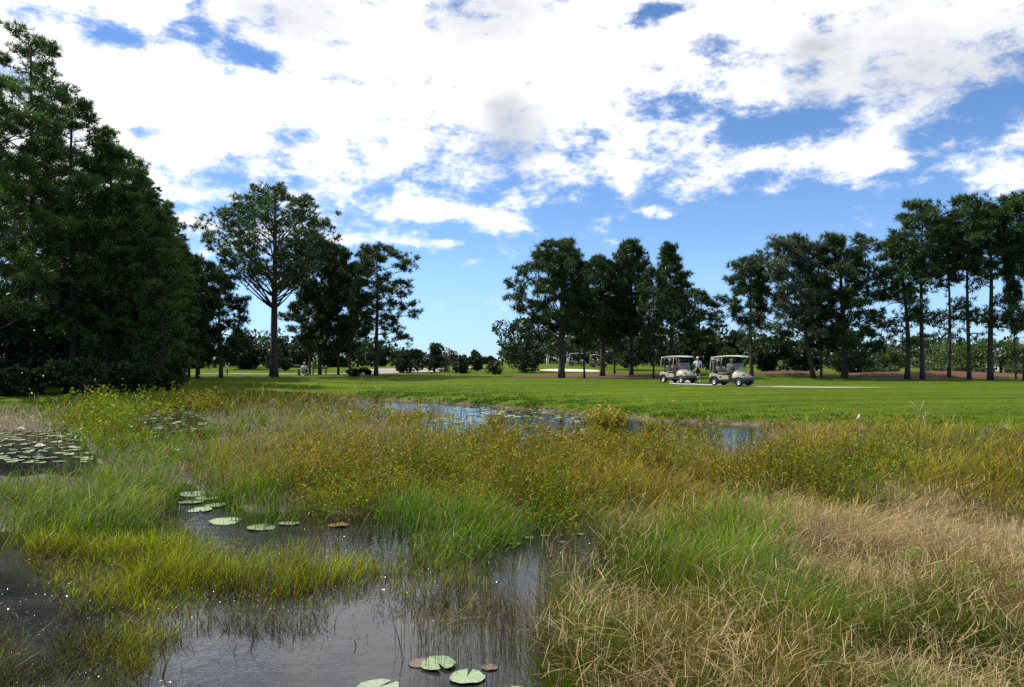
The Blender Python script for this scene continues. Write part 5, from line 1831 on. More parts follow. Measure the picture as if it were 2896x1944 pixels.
def golf_cart(label, loc, rz):
    root = empty('golf_cart', loc, rz)
    tag(root, label, 'golf cart', 'golf carts on the course')
    body = extrude_profile('rear_body', [(-1.10, 0.40), (-1.16, 0.56), (-1.12, 0.70), (-0.86, 0.73), (-0.64, 0.64), (-0.25, 0.60), (0.16, 0.60), (0.20, 0.36), (-0.50, 0.33), (-0.56, 0.46), (-0.70, 0.53), (-0.94, 0.53), (-1.04, 0.46)],
                           -0.57, 0.57, M_BEIGE, root, 0.025)
    for s in (-1, 1):
        e = box('emblem', -0.42, -0.30, s * 0.572 - 0.006, s * 0.572 + 0.006, 0.46, 0.53, M_BLACK, body, 0.0)
    loft('front_cowl', [half_ring(0.40, 0.55, 0.84, 0.46), half_ring(0.52, 0.57, 0.88, 0.45), half_ring(0.72, 0.57, 0.85, 0.45), half_ring(0.92, 0.54, 0.75, 0.45), half_ring(1.08, 0.48, 0.62, 0.45), half_ring(1.17, 0.38, 0.52, 0.46)], M_BEIGE, root)
    for s in (-1, 1):
        h = box('headlight', 0.90, 1.10, s * 0.36 - 0.09, s * 0.36 + 0.09, 0.625, 0.665, M_BLACK, root, 0.008)
        h.rotation_euler = (0, 0.0, 0)
    loft('bumper', [half_ring(0.48, 0.56, 0.475, 0.28), half_ring(0.80, 0.58, 0.47, 0.32), half_ring(1.06, 0.55, 0.47, 0.30), half_ring(1.20, 0.46, 0.45, 0.30), half_ring(1.25, 0.34, 0.42, 0.32)], M_BLACK, root)
    box('floor_pan', -0.60, 0.56, -0.56, 0.56, 0.24, 0.325, M_BLACK, root, 0.02)
    box('chassis', -1.0, 1.0, -0.30, 0.30, 0.19, 0.31, M_BLACK, root, 0.02)
    box('dashboard', 0.30, 0.43, -0.53, 0.53, 0.60, 0.86, M_BLACK, root, 0.03)
    box('rear_bumper', -1.22, -1.02, -0.52, 0.52, 0.30, 0.40, M_BLACK, root, 0.03)
    for x in (-0.82, 0.82):
        for s in (-1, 1):
            y = s * 0.47
            ty = lathe_y('wheel', [(0.13, -0.09), (0.20, -0.095), (0.222, -0.07), (0.228, 0.0), (0.222, 0.07), (0.20, 0.095), (0.13, 0.09)], M_TYRE, root, (x, y, 0.228))
            lathe_y('rim', [(0.0, s * 0.055), (0.045, s * 0.085), (0.06, s * 0.055), (0.125, s * 0.075), (0.132, s * 0.09), (0.13, 0.0), (0.0, 0.0)], M_RIM, ty, (0, 0, 0))
            # dark flare over the wheel
            rings = []
            for j in range(9):
                a = math.radians(200 - 220 * j / 8)
                c, sn = math.cos(a), math.sin(a)
                rings.append([(x + 0.27 * c, y - s * 0.10, 0.228 + 0.27 * sn), (x + 0.27 * c, y + s * 0.125, 0.228 + 0.27 * sn), (x + 0.30 * c, y + s * 0.125, 0.228 + 0.30 * sn), (x + 0.30 * c, y - s * 0.10, 0.228 + 0.30 * sn)])
            loft('fender_flare', rings, M_BLACK, root)
    box('seat_cushion', -0.62, -0.06, -0.50, 0.50, 0.66, 0.76, M_SEAT, root, 0.04)
    box('seat_box', -0.58, -0.12, -0.46, 0.46, 0.55, 0.66, M_BLACK, root, 0.02)
    for s in (-1, 1):
        bm = bmesh.new()
        bmesh.ops.create_cube(bm, size=1.0)
        for v in bm.verts:
            v.co = Vector((v.co.x * 0.10 - 0.10 * (v.co.z + 0.5), v.co.y * (0.46 if v.co.z < 0 else 0.38), v.co.z * 0.34))
        bmesh.ops.bevel(bm, geom=bm.edges[:], offset=0.045, segments=3, affect='EDGES')
        o = bm_obj('seat_back', bm, M_SEAT, root)
        o.location = (-0.62, s * 0.245, 0.95)
        pipe('arm_rest', [(-0.60, s * 0.53, 0.72), (-0.60, s * 0.54, 0.86), (-0.40, s * 0.54, 0.88), (-0.18, s * 0.53, 0.80), (-0.14, s * 0.52, 0.66)], 0.02, M_BLACK, root)
    # roof: crowned slab with a rolled rim
    rings = []
    for x, hw, zt in [(-0.98, 0.46, 1.635), (-0.92, 0.55, 1.665), (-0.60, 0.59, 1.71), (-0.1, 0.60, 1.74), (0.4, 0.59, 1.745), (0.80, 0.56, 1.72), (0.92, 0.48, 1.69)]:
        r_ = []
        for j in range(16):
            a = 2 * math.pi * j / 16
            c, sn = math.cos(a), math.sin(a)
            r_.append((x, hw * math.copysign(abs(c) ** 0.45, c), zt - 0.035 + 0.035 * math.copysign(abs(sn) ** 0.7, sn)))
        rings.append(r_)
    loft('roof', rings, M_ROOF, root)
    for s in (-1, 1):
        pipe('front_strut', [(0.46, s * 0.52, 0.84), (0.62, s * 0.53, 1.35), (0.70, s * 0.50, 1.70)] if False else [(0.60, s * 0.53, 0.84), (0.44, s * 0.53, 1.25), (0.34, s * 0.51, 1.70)], 0.022, M_STRUT, root)
        pipe('rear_strut', [(-0.74, s * 0.50, 0.70), (-0.76, s * 0.52, 1.2), (-0.72, s * 0.50, 1.68)], 0.024, M_STRUT, root)
        pipe('canopy_brace', [(-1.12, s * 0.50, 0.66), (-1.06, s * 0.53, 1.10), (-1.02, s * 0.54, 1.45), (-0.94, s * 0.53, 1.68)], 0.035, M_BEIGE, root)
    # split windshield, lower half up
    V = np.array([(0.60, -0.52, 0.87), (0.60, 0.52, 0.87), (0.455, 0.51, 1.27), (0.455, -0.51, 1.27), (0.606, -0.52, 0.87), (0.606, 0.52, 0.87), (0.461, 0.51, 1.27), (0.461, -0.51, 1.27)])
    F = np.array([(0, 1, 2, 3), (7, 6, 5, 4), (0, 4, 5, 1), (1, 5, 6, 2), (2, 6, 7, 3), (3, 7, 4, 0)])
    ws = link('windshield', np_mesh('windshield', V, F), M_GLASS, root)
    pipe('top_edge', [(0.458, -0.51, 1.275), (0.458, 0.51, 1.275)], 0.012, mat('edge_trim', (0.45, 0.45, 0.45), 0.4), ws, 6)
    # steering wheel on its column (driver sits on the left of the cart)
    pipe('steering_column', [(0.40, 0.26, 0.66), (0.16, 0.26, 0.92)], 0.02, M_BLACK, root)
    pts = []
    for j in range(17):
        a = 2 * math.pi * j / 16
        pts.append((0.15 + 0.12 * math.sin(a), 0.26 + 0.17 * math.cos(a), 0.94 + 0.13 * math.sin(a)))
    pipe('steering_wheel', pts, 0.014, M_BLACK, root, 6)
    box('bag_shelf', -1.12, -0.80, -0.48, 0.48, 0.735, 0.76, M_BLACK, root, 0.005)
    return root


def golf_bag(cart, x, y, c, label, heads, seed):
    """a bag strapped upright at the back of a cart, a thing of its own"""
    rg = random.Random(seed)
    M = cart.matrix_basis
    loc = Matrix.Translation(cart.location) @ Matrix.Rotation(cart.rotation_euler.z, 4, 'Z') @ Vector((x, y, 0.76))
    root = empty('golf_bag', loc, cart.rotation_euler.z)
    tag(root, label, 'golf bag', 'golf bags on the carts')
    rings = []
    for z, r in [(0, 0.12), (0.03, 0.135), (0.30, 0.125), (0.50, 0.13), (0.62, 0.145), (0.64, 0.14)]:
        rings.append([(r * 0.9 * math.cos(2 * math.pi * j / 14) - 0.06 * z, r * math.sin(2 * math.pi * j / 14), z) for j in range(14)])
    loft('bag_body', rings, mat('bag_' + label.split()[0], c, 0.6), root)
    rings = [[(0.10 + 0.05 * q[0] + 0.0, 0.08 * q[1], z) for q in [(1, 1), (1, -1), (-1, -1), (-1, 1)]] for z in (0.10, 0.36)]
    loft('pocket', rings, M_BLACK, root, False)
    for k in range(7):
        a = 2 * math.pi * k / 7
        x0, y0 = 0.07 * math.cos(a) - 0.04, 0.07 * math.sin(a)
        z1 = 0.74 + rg.uniform(0.0, 0.16)
        cl = pipe('club', [(x0, y0, 0.45), (x0 * 1.3 - 0.02, y0 * 1.3, z1)], 0.006, M_RIM, root, 5)
        bm = bmesh.new()
        bmesh.ops.create_uvsphere(bm, u_segments=10, v_segments=6, radius=1.0)
        sx = (0.055, 0.04, 0.035) if k < heads else (0.035, 0.012, 0.025)
        for v in bm.verts:
            v.co = Vector((v.co.x * sx[0] + x0 * 1.3 - 0.02, v.co.y * sx[1] + y0 * 1.3, v.co.z * sx[2] + z1))
        hm = [mat('head_white', (0.75, 0.75, 0.75), 0.4), mat('head_blue', (0.10, 0.16, 0.30), 0.4), mat('head_steel', (0.5, 0.5, 0.5), 0.3, metal=0.8)]
        hm.append(mat('head_orange', (0.55, 0.20, 0.04), 0.6))
        bm_obj('club_head', bm, hm[3] if ('orange' in label and k < heads) else hm[0] if k % 3 == 0 else hm[1] if k < heads else hm[2], cl)
    return root


def cart_at(u, v, d, theta, label):
    p = at(u, v, d)
    th = math.atan((u - CX) / FPX)
    return golf_cart(label, (p.x, p.y, hz(p.x, p.y) + 0.02), -(th + theta))


cart_r = cart_at(2068, 1089, 45.4, R(33), 'beige golf cart on the right with a driver in a white top')
cart_l = cart_at(1918, 1086, 50.6, R(47), 'beige golf cart on the left beside the standing golfer')
golf_bag(cart_r, -0.97, 0.22, (0.03, 0.035, 0.05), 'dark golf bag with orange club covers at the back of the right cart', 3, 1)
golf_bag(cart_r, -0.97, -0.22, (0.07, 0.09, 0.10), 'grey blue golf bag with white driver head on the right cart', 4, 2)
golf_bag(cart_l, -0.97, 0.20, (0.02, 0.02, 0.022), 'black golf bag with white club covers on the left cart', 3, 3)


# ------------------------------------------------------------------ people
M_SKIN = mat('skin', (0.50, 0.30, 0.21), 0.5, noise_amt=0.06)
M_WHITE = mat('white_cloth', (0.74, 0.74, 0.74), 0.8, noise_amt=0.05)
M_BLKCLOTH = mat('black_cloth', (0.015, 0.015, 0.018), 0.85)
M_BLOND = mat('blond_hair', (0.46, 0.33, 0.16), 0.6, noise_amt=0.3)
M_BROWNHAIR = mat('brown_hair', (0.08, 0.045, 0.025), 0.6)
M_RED = mat('red_cloth', (0.40, 0.035, 0.05), 0.8)
M_GREEN = mat('lime_cloth', (0.24, 0.42, 0.07), 0.8)
M_SHOE = mat('white_shoe', (0.68, 0.68, 0.70), 0.5)


def plaid_material():
    m, nt, p, out = new_mat('blue_white_print')
    tc = nt.nodes.new('ShaderNodeTexCoord')
    v = nt.nodes.new('ShaderNodeTexVoronoi')
    v.inputs['Scale'].default_value = 22
    r = nt.nodes.new('ShaderNodeValToRGB')
    r.color_ramp.elements[0].position = 0.28
    r.color_ramp.elements[0].color = (0.12, 0.19, 0.38, 1)
    r.color_ramp.elements[1].position = 0.55
    r.color_ramp.elements[1].color = (0.68, 0.72, 0.80, 1)
    nt.links.new(tc.outputs['Object'], v.inputs['Vector'])
    nt.links.new(v.outputs['Distance'], r.inputs[0])
    nt.links.new(r.outputs[0], p.inputs['Base Color'])
    p.inputs['Roughness'].default_value = 0.85
    return m


M_PRINT = plaid_material()


def skin(name, chains, m, parent, rootname, sub=1):
    """chains: list of [(x,y,z,r), ...]; points closer than 1 mm are welded into one joint"""
    vs, rs, es, idx = [], [], [], {}

    def vid(p):
        k = tuple(round(c, 3) for c in p[:3])
        if k not in idx:
            idx[k] = len(vs)
            vs.append(p[:3])
            rs.append(p[3])
        return idx[k]
    for ch in chains:
        for a, b in zip(ch[:-1], ch[1:]):
            i, j = vid(a), vid(b)
            if i != j and (i, j) not in es and (j, i) not in es:
                es.append((i, j))
    me = bpy.data.meshes.new(name)
    me.from_pydata(vs, es, [])
    o = link(name, me, None, parent)
    sk = o.modifiers.new('skin', 'SKIN')
    sk.use_smooth_shade = True
    sk.branch_smoothing = 0.6
    if not me.skin_vertices:
        o.modifiers.remove(sk)
        sk = o.modifiers.new('skin', 'SKIN')
    for k, sv in enumerate(me.skin_vertices[0].data):
        r = rs[k]
        sv.radius = (r, r) if not isinstance(r, tuple) else r
        sv.use_root = (k == 0)
    ss = o.modifiers.new('sub', 'SUBSURF')
    ss.levels = ss.render_levels = sub
    me.materials.append(m)
    return o


def fingers(w, d, up):
    """five short chains leaving a palm: w wrist, d hand direction, up thumb side"""
    w, d, up = Vector(w), Vector(d).normalized(), Vector(up).normalized()
    n = d.cross(up)
    palm = w + d * 0.075
    ch = [[(*w, 0.027), (*palm, 0.034)]]
    for k, ln in enumerate((0.068, 0.078, 0.072, 0.056)):
        o = up * (0.028 - 0.019 * k)
        a = palm + o + d * 0.012
        b = a + d * ln * 0.55 + n * 0.008
        c = b + d * ln * 0.35 + n * 0.03
        ch.append([(*palm, 0.034), (*a, 0.010), (*b, 0.009), (*c, 0.008)])
    a = w + d * 0.03 + up * 0.035
    ch.append([(*w, 0.027), (*a, 0.012), (*(a + d * 0.035 + up * 0.012), 0.010), (*(a + d * 0.06 + up * 0.012 + n * 0.012), 0.009)])
    return ch


def person(name, label, loc, rz, j, clothes, group=None, hair=None, hat=None, glasses=False, height=1.0, shoes=None):
    """j: joint dictionary in metres; local x = the person's left, -y = forward"""
    root = empty(name, loc, rz)
    root.scale = (height,) * 3
    tag(root, label, 'person', group)
    P = lambda k, r: (*j[k], r)
    body = []
    body.append([P('pelvis', 0.13), P('waist', 0.115), P('chest', 0.135), P('neck', 0.055), P('jaw', 0.06)])
    for s in ('L', 'R'):
        body.append([P('chest', 0.135), P('sh' + s, 0.06), P('el' + s, 0.042), P('wr' + s, 0.028)])
        body.append([P('pelvis', 0.13), P('hip' + s, 0.085), P('kn' + s, 0.058), P('an' + s, 0.038), P('to' + s, 0.035)])
        d = Vector(j['wr' + s]) - Vector(j['el' + s])
        up = Vector((0, -1, 0.3)) if abs(d.normalized().y) < 0.8 else Vector((0, 0, 1))
        body += fingers(j['wr' + s], d, up)
    bo = skin('body', body, M_SKIN, root, 'pelvis', 1)
    # head with face
    hc = Vector(j['head'])
    bm = bmesh.new()
    bmesh.ops.create_uvsphere(bm, u_segments=20, v_segments=14, radius=1.0)
    for v in bm.verts:
        c = v.co
        w = 0.078 * (1.0 if c.z > -0.2 else 1.0 - 0.35 * (-c.z - 0.2))
        x, y, z = c.x * w, c.y * 0.098, c.z * 0.115
        if c.y < -0.8 and -0.35 < c.z < 0.05 and abs(c.x) < 0.25:
            y -= 0.02                                           # nose
        v.co = Vector((x, y, z)) + hc
    head = bm_obj('head', bm, M_SKIN, root)
    for s in (-1, 1):
        bm = bmesh.new()
        bmesh.ops.create_uvsphere(bm, u_segments=8, v_segments=6, radius=0.013, matrix=Matrix.Translation(hc + Vector((s * 0.032, -0.086, 0.008))))
        bm_obj('eye', bm, M_WHITE, head)
        bm = bmesh.new()
        bmesh.ops.create_uvsphere(bm, u_segments=8, v_segments=6, radius=0.022, matrix=Matrix.Translation(hc + Vector((s * 0.080, 0.0, -0.01))))
        bm_obj('ear', bm, M_SKIN, head)
    box('mouth', hc.x - 0.022, hc.x + 0.022, hc.y - 0.092, hc.y - 0.08, hc.z - 0.058, hc.z - 0.048, mat('lips', (0.35, 0.12, 0.10), 0.5), head, 0.0)
    if glasses:
        box('sunglasses', hc.x - 0.07, hc.x + 0.07, hc.y - 0.112, hc.y - 0.085, hc.z - 0.012, hc.z + 0.028, M_BLACK, root, 0.006)
    if hair:
        bm = bmesh.new()
        bmesh.ops.create_uvsphere(bm, u_segments=18, v_segments=12, radius=1.0)
        for v in list(bm.verts):
            if v.co.y < -0.35 and v.co.z < 0.42:
                bm.verts.remove(v)
        for v in bm.verts:
            v.co = Vector((v.co.x * 0.092, v.co.y * 0.112 + 0.008, v.co.z * 0.13)) + hc
        bm_obj('hair', bm, hair, root)
    if hat:
        rings = [[(hc.x + r * 0.88 * math.cos(2 * math.pi * k / 16), hc.y + r * math.sin(2 * math.pi * k / 16) - off, hc.z + z) for k in range(16)]
                 for r, z, off in [(0.105, 0.04, 0.0), (0.108, 0.075, 0.0), (0.085, 0.125, 0.0), (0.03, 0.145, 0.0)]]
        h = loft('hat', rings, hat, root)
        rings = [[(hc.x + 0.085 * math.cos(math.pi * k / 8), hc.y - 0.075 - 0.10 * math.sin(math.pi * k / 8), hc.z + z) for k in range(9)] for z in (0.045, 0.055)]
        loft('brim', rings, hat, h, False)
    for kind, m in clothes.items():
        if kind == 'shirt':
            ch = [[(*(Vector(j['pelvis']) + Vector((0, 0, 0.02))), 0.165), P('waist', 0.145), P('chest', 0.165), (*(Vector(j['neck']) - Vector((0, 0, 0.035))), 0.075)]]
            for s in ('L', 'R'):
                a, b = Vector(j['sh' + s]), Vector(j['el' + s])
                ch.append([P('chest', 0.165), (*a, 0.085), (*(a + (b - a) * 0.75), 0.072)])
            skin('shirt', ch, m, root, '', 1)
        if kind == 'shorts':
            ch = []
            for s in ('L', 'R'):
                a, b = Vector(j['hip' + s]), Vector(j['kn' + s])
                ch.append([(*(Vector(j['pelvis']) + Vector((0, 0, 0.06))), 0.155), P('pelvis', 0.16), (*a, 0.115), (*(a + (b - a) * 0.85), 0.092)])
            skin('shorts', ch, m, root, '', 1)
        if kind == 'trousers':
            ch = []
            for s in ('L', 'R'):
                ch.append([(*(Vector(j['pelvis']) + Vector((0, 0, 0.06))), 0.15), P('pelvis', 0.155), P('hip' + s, 0.11), P('kn' + s, 0.082), P('an' + s, 0.062)])
            skin('trousers', ch, m, root, '', 1)
    if shoes:
        for s in ('L', 'R'):
            a, t = Vector(j['an' + s]), Vector(j['to' + s])
            d = (t - a)
            d.z = 0
            d.normalize()
            f = Vector((a.x, a.y, t.z))
            skin('shoe', [[(*(f - d * 0.05), 0.045), (*(f + d * 0.07), 0.048), (*(f + d * 0.16), 0.036)]], shoes, root, '', 1)
    return root


STAND = dict(pelvis=(0, 0, 0.92), waist=(0, 0, 1.07), chest=(0, 0, 1.27), neck=(0, -0.01, 1.44), jaw=(0, -0.02, 1.49), head=(0, -0.03, 1.555),
             shL=(0.18, 0, 1.37), elL=(0.24, 0.02, 1.10), wrL=(0.25, -0.06, 0.87), shR=(-0.18, 0, 1.37), elR=(-0.25, 0.0, 1.11), wrR=(-0.27, -0.20, 1.20),
             hipL=(0.09, 0, 0.87), knL=(0.11, -0.02, 0.49), anL=(0.12, 0.02, 0.09), toL=(0.14, -0.12, 0.04),
             hipR=(-0.09, 0, 0.87), knR=(-0.10, -0.03, 0.49), anR=(-0.11, 0.02, 0.09), toR=(-0.13, -0.12, 0.04))
p = at(1973, 1080, 52.4)
person('person', 'standing golfer in a visor, sunglasses, blue and white print shirt and black shorts', (p.x, p.y, hz(p.x, p.y)), R(-15), STAND,
       {'shirt': M_PRINT, 'shorts': M_BLKCLOTH}, None, M_BLOND, mat('straw_visor', (0.62, 0.50, 0.32), 0.7), True, 1.0, M_SHOE)


def seated(lean=0.0, reach=0.30):
    return dict(pelvis=(0, 0.0, 0.10), waist=(0, -0.02 - lean * 0.3, 0.25), chest=(0, -0.03 - lean, 0.45), neck=(0, -0.05 - lean * 1.5, 0.62), jaw=(0, -0.07 - lean * 1.6, 0.67), head=(0, -0.08 - lean * 1.7, 0.735),
                shL=(0.18, -0.03 - lean, 0.55), elL=(0.23, -0.14 - lean, 0.32), wrL=(0.14, -reach - lean, 0.30), shR=(-0.18, -0.03 - lean, 0.55), elR=(-0.23, -0.14 - lean, 0.32), wrR=(-0.14, -reach - lean, 0.30),
                hipL=(0.10, -0.04, 0.08), knL=(0.13, -0.42, 0.13), anL=(0.13, -0.50, -0.26), toL=(0.13, -0.64, -0.31),
                hipR=(-0.10, -0.04, 0.08), knR=(-0.13, -0.42, 0.13), anR=(-0.13, -0.50, -0.26), toR=(-0.13, -0.64, -0.31))


def in_cart(cart, x, y, z):
    return Matrix.Translation(cart.location) @ Matrix.Rotation(cart.rotation_euler.z, 4, 'Z') @ Vector((x, y, z))


# local -y is forward for people, +x for carts
person('person', 'driver in white top and visor with lime cloth on lap in right cart', in_cart(cart_r, -0.38, 0.26, 0.70), cart_r.rotation_euler.z + R(90), seated(0.06, 0.42),
       {'shirt': M_WHITE, 'shorts': M_GREEN}, 'people seated in the carts', M_BROWNHAIR, mat('pale_green_visor', (0.50, 0.58, 0.34), 0.7), False, 1.0, M_SHOE)
person('person', 'passenger in a red shirt seated in the left cart', in_cart(cart_l, -0.38, 0.24, 0.70), cart_l.rotation_euler.z + R(90), seated(0.04, 0.40),
       {'shirt': M_RED, 'shorts': M_RED}, 'people seated in the carts', M_BLOND, None, False, 0.97, M_SHOE)

# golfer crouching by the tee in the shade on the left
p = at(858, 1070, 73.0)
zc = hz(p.x, p.y)
CROUCH = dict(pelvis=(0, 0.08, 0.34), waist=(0, 0.0, 0.50), chest=(0, -0.08, 0.68), neck=(0, -0.12, 0.86), jaw=(0, -0.14, 0.91), head=(0, -0.15, 0.975),
              shL=(0.18, -0.08, 0.78), elL=(0.24, -0.22, 0.58), wrL=(0.10, -0.36, 0.52), shR=(-0.18, -0.08, 0.78), elR=(-0.24, -0.22, 0.58), wrR=(-0.10, -0.36, 0.52),
              hipL=(0.10, 0.04, 0.31), knL=(0.15, -0.30, 0.46), anL=(0.14, -0.16, 0.09), toL=(0.15, -0.30, 0.04), hipR=(-0.10, 0.04, 0.31), knR=(-0.15, -0.30, 0.46), anR=(-0.14, -0.16, 0.09), toR=(-0.15, -0.30, 0.04))
person('person', 'golfer in a white shirt and cap crouching in the shade left of the pine trunks', (p.x, p.y, zc), R(55), CROUCH, {'shirt': M_WHITE, 'trousers': M_BLKCLOTH}, None, M_BROWNHAIR,
       mat('tan_cap', (0.40, 0.30, 0.18), 0.7), False, 1.15, M_SHOE)
p = at(870, 1072, 72.6)
root = empty('golf_pull_cart', (p.x, p.y, hz(p.x, p.y)), R(20))
tag(root, 'small golf pull cart with white wheels beside the crouching golfer', 'pull cart')
for s in (-1, 1):
    w = lathe_y('wheel', [(0.10, -0.02), (0.15, -0.02), (0.15, 0.02), (0.10, 0.02)], M_SHOE, root, (0, s * 0.28, 0.15), 18)
    lathe_y('hub', [(0.0, -0.025), (0.09, -0.015), (0.09, 0.015), (0.0, 0.025)], M_BLACK, w, (0, 0, 0), 12)
pipe('axle', [(0, -0.28, 0.15), (0, 0.28, 0.15)], 0.015, M_BLACK, root)
pipe('handle', [(0.0, 0, 0.15), (-0.25, 0, 0.6), (-0.45, 0, 0.85)], 0.018, M_BLACK, root)
rings = [[(-0.10 - 0.45 * t + 0.11 * math.cos(2 * math.pi * k / 12), 0.11 * math.sin(2 * math.pi * k / 12), 0.12 + 0.62 * t) for k in range(12)] for t in (0, 0.3, 0.7, 1.0)]
loft('bag', rings, mat('green_white_bag', (0.20, 0.36, 0.22), 0.6), root)
# distant golfers on the raised green
FARP = 'far golfers on the raised green'
for (u, v, d, lab, top, bot, rz) in [(1548, 1041, 112, 'far golfer in white on the raised green', M_WHITE, M_WHITE, 0.4), (1606, 1041, 110, 'far golfer in navy with white cap right of the broad pine trunk', mat('navy_cloth', (0.03, 0.05, 0.12), 0.8), M_WHITE, -0.5)]:
    p = at(u, v, d)
    person('person', lab, (p.x, p.y, hz(p.x, p.y)), rz, STAND, {'shirt': top, 'trousers': bot}, FARP, M_BROWNHAIR, M_WHITE if 'navy' in lab else None, False, 1.05, M_SHOE)
p = at(1632, 1042, 108)
golf_cart('distant golf cart parked in shade beyond the sand bunker', (p.x, p.y, hz(p.x, p.y)), R(-10))
p = at(1692, 1046, 106)
golf_cart('distant golf cart half hidden by the straight pine trunk', (p.x, p.y, hz(p.x, p.y)), R(-15))

# ------------------------------------------------------------------ small things on the course
p = at(846, 1069, 73.5)
root = empty('ball_washer_post', (p.x, p.y, hz(p.x, p.y)))
tag(root, 'grey tee post with a red marker left of the crouching golfer', 'post')
box('post', -0.12, 0.12, -0.06, 0.06, -0.1, 0.62, mat('grey_post', (0.20, 0.20, 0.19), 0.8), root, 0.015)
box('marker', -0.085, 0.085, -0.075, -0.062, 0.20, 0.36, M_RED, root, 0.004)
p = at(904, 1074, 75)
root = empty('bench', (p.x, p.y, hz(p.x, p.y)), R(8))
tag(root, 'low dark bench under the left middle pines', 'bench')
wood = mat('dark_wood', (0.05, 0.035, 0.025), 0.8)
for k in range(3):
    box('seat_slat', -0.75, 0.75, -0.22 + 0.15 * k, -0.09 + 0.15 * k, 0.42, 0.46, wood, root, 0.006)
for k in range(2):
    box('back_slat', -0.75, 0.75, 0.24, 0.28, 0.58 + 0.14 * k, 0.68 + 0.14 * k, wood, root, 0.006)
for s in (-1, 1):
    box('leg', s * 0.6 - 0.04, s * 0.6 + 0.04, -0.20, 0.22, 0.0, 0.42, wood, root, 0.006)
    box('back_support', s * 0.6 - 0.03, s * 0.6 + 0.03, 0.21, 0.238, 0.42, 0.82, wood, root, 0.004)
p = at(682, 1066, 76)
root = empty('utility_box', (p.x, p.y, hz(p.x, p.y)), R(10))
tag(root, 'low pale concrete utility box on the lawn left of the domed pine', 'box')
rings = [[(x * a, y * b, z) for x, y in [(-1, -1), (1, -1), (1, 1), (-1, 1)]] for z, a, b in [(-0.05, 0.40, 0.35), (0.10, 0.38, 0.33), (0.16, 0.28, 0.28)]]
loft('housing', rings, mat('pale_concrete', (0.52, 0.52, 0.50), 0.8), root, False)
box('lid', -0.24, 0.24, -0.24, 0.24, 0.162, 0.185, mat('pale_lid', (0.60, 0.60, 0.58), 0.7), root, 0.005)
p = at(643, 1066, 78)
root = empty('tee_sign', (p.x, p.y, hz(p.x, p.y)))
tag(root, 'small sign post with a pale face at the edge of the left trees', 'sign')
box('post', -0.05, 0.05, -0.05, 0.05, -0.1, 0.7, wood, root, 0.01)
box('face', -0.10, 0.10, -0.075, -0.054, 0.55, 0.78, M_WHITE, root, 0.004)

# can lying on the mud of the far bank
g = ground(2425, 1199, 0.09)
root = empty('drink_can', (g.x, g.y, hz(g.x, g.y) + 0.02), 0.6)
tag(root, 'small white and orange can stuck upright in the mud of the far bank', 'can')
rings = [[(r * math.cos(2 * math.pi * k / 14), r * math.sin(2 * math.pi * k / 14), z) for k in range(14)] for z, r in [(0, 0.04), (0.01, 0.046), (0.125, 0.046), (0.145, 0.036)]]
b = loft('can_body', rings, mat('can_paint', (0.72, 0.55, 0.48), 0.35), root)
rings = [[(r * math.cos(2 * math.pi * k / 14), r * math.sin(2 * math.pi * k / 14), z) for k in range(14)] for z, r in [(0.1455, 0.034), (0.17, 0.03)]]
loft('can_top', rings, mat('can_metal', (0.6, 0.6, 0.6), 0.3, metal=0.9), root)
root.rotation_euler = (0.15, 0.3, 0)

# house roof behind the right trees
p = at(2890, 1030, 100)
root = empty('house', (p.x + 3.0, 100, hz(p.x, 100)), 0.0)
tag(root, 'far house with a grey hipped roof behind the sunlit bushes', 'house')
box('wall', -4.0, 6.0, -0.0, 6.0, -0.3, 1.9, mat('house_wall', (0.42, 0.38, 0.32), 0.8), root, 0.0)
rings = [[(-5.2, -1.0, 1.9), (7.2, -1.0, 1.9), (7.2, 7.0, 1.9), (-5.2, 7.0, 1.9)], [(-5.2, -1.0, 2.05), (7.2, -1.0, 2.05), (7.2, 7.0, 2.05), (-5.2, 7.0, 2.05)], [(-1.2, 2.8, 4.0), (3.2, 2.8, 4.0), (3.2, 3.2, 4.0), (-1.2, 3.2, 4.0)]]
loft('roof', rings, mat('grey_shingles', (0.28, 0.28, 0.30), 0.8, noise_amt=0.2), root, False)
for x in (-2.4, 0.6, 3.4):
    w = box('window', x, x + 1.0, -0.03, -0.003, 0.5, 1.5, mat('window_frame', (0.6, 0.6, 0.58), 0.6), root, 0.0)
    box('pane', x + 0.06, x + 0.94, -0.045, -0.033, 0.56, 1.44, mat('dark_glass', (0.02, 0.025, 0.03), 0.1), w, 0.0)


# ------------------------------------------------------------------ dragonflies
def wing_material():
    m, nt, p, out = new_mat('dragonfly_wing')
    p.inputs['Base Color'].default_value = (0.62, 0.46, 0.20, 1)
    p.inputs['Roughness'].default_value = 0.25
    t = nt.nodes.new('ShaderNodeBsdfTranslucent')
    t.inputs['Color'].default_value = (0.80, 0.62, 0.32, 1)
    tr = nt.nodes.new('ShaderNodeBsdfTransparent')
    n = nt.nodes.new('ShaderNodeTexNoise')
    n.inputs['Scale'].default_value = 60
    a = nt.nodes.new('ShaderNodeMixShader')
    a.inputs[0].default_value = 0.4
    b = nt.nodes.new('ShaderNodeMixShader')
    b.inputs[0].default_value = 0.30
    nt.links.new(p.outputs[0], a.inputs[1])
    nt.links.new(t.outputs[0], a.inputs[2])
    nt.links.new(a.outputs[0], b.inputs[1])
    nt.links.new(tr.outputs[0], b.inputs[2])
    nt.links.new(b.outputs[0], out.inputs['Surface'])
    return m


M_WING = wing_material()


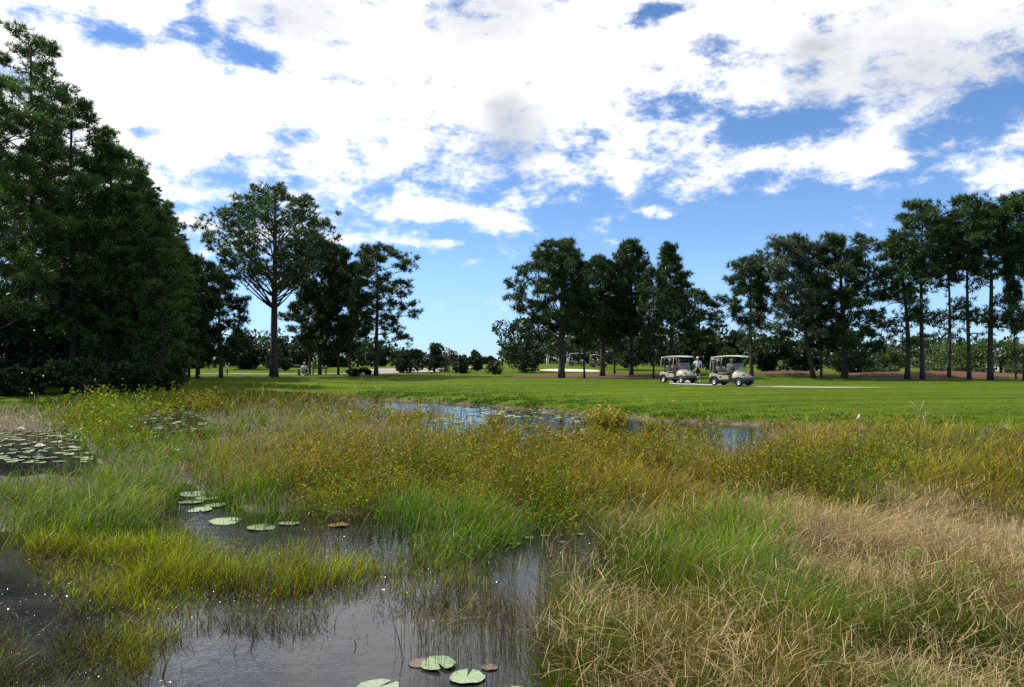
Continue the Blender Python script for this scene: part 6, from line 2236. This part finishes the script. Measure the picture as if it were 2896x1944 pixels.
def dragonfly(loc, rz, label, size=1.0, wing_angles=((0.16, 0.10), (-0.16, -0.08)), pitch=0.0, wm=None):
    root = empty('dragonfly', loc)
    root.rotation_euler = (pitch, 0, rz)
    root.scale = (size,) * 3
    tag(root, label, 'dragonfly', 'dragonflies in flight')
    bm_ = mat('dragonfly_body', (0.16, 0.07, 0.02), 0.35)
    path = [(0, -0.012, 0), (0, -0.006, 0.001), (0, 0.002, 0.0), (0, 0.010, -0.001), (0, 0.02, -0.001), (0, 0.034, -0.001), (0, 0.045, -0.001)]
    v, f = tube(np.array(path), [0.003, 0.0042, 0.0045, 0.003, 0.0018, 0.0018, 0.0012], 8)
    link('body', np_mesh('body', v, f, None, True), bm_, root)
    bm = bmesh.new()
    bmesh.ops.create_uvsphere(bm, u_segments=12, v_segments=8, radius=1.0)
    for q in bm.verts:
        q.co = Vector((q.co.x * 0.0045, q.co.y * 0.003 - 0.014, q.co.z * 0.0035))
    h = bm_obj('head', bm, bm_, root)
    for s in (-1, 1):
        bm = bmesh.new()
        bmesh.ops.create_uvsphere(bm, u_segments=8, v_segments=6, radius=0.0024, matrix=Matrix.Translation((s * 0.003, -0.0155, 0.001)))
        bm_obj('eye', bm, mat('dragonfly_eye', (0.10, 0.03, 0.02), 0.15), h)
    for (y0, ch, sweep, k) in ((-0.003, 0.0085, -0.004, 0), (0.005, 0.0105, 0.006, 1)):
        for s in (-1, 1):
            pts = []
            for t in (0, 0.12, 0.35, 0.65, 0.88, 1.0):
                w = ch * (0.35 + 0.65 * math.sin(min(1, t * 1.4) * math.pi / 2)) * (1 if t < 0.8 else 1 - 0.6 * ((t - 0.8) / 0.2) ** 2)
                x = s * (0.003 + 0.041 * t)
                z = 0.003 + math.sin(wing_angles[k][0 if s < 0 else 1]) * 0.041 * t
                pts.append(((x, y0 + sweep * t - w * 0.35, z), (x, y0 + sweep * t + w * 0.65, z + 0.0005)))
            V, F = [], []
            for a, b in pts:
                V += [a, b]
            for i in range(len(pts) - 1):
                F.append((2 * i, 2 * i + 2, 2 * i + 3, 2 * i + 1))
            link('wing', np_mesh('wing', np.array(V), np.array(F)), wm or M_WING, root)


dragonfly(at(1136, 821, 3.0), R(8), 'amber winged dragonfly hovering in front of the gap left pine', 0.82, ((0.17, 0.12), (-0.13, 0.22)), R(8))
M_DARKWING = mat('grey_wing', (0.30, 0.30, 0.32), 0.3)
dragonfly(at(1374, 90, 8.0), R(60), 'tiny dark dragonfly high up against the grey cloud', 0.55, ((0.1, 0.1), (0.1, 0.1)), R(50), M_DARKWING)

_tri = sum(len(m.loops) - 2 * len(m.polygons) for m in bpy.data.meshes)
print('TRIANGLES', _tri)
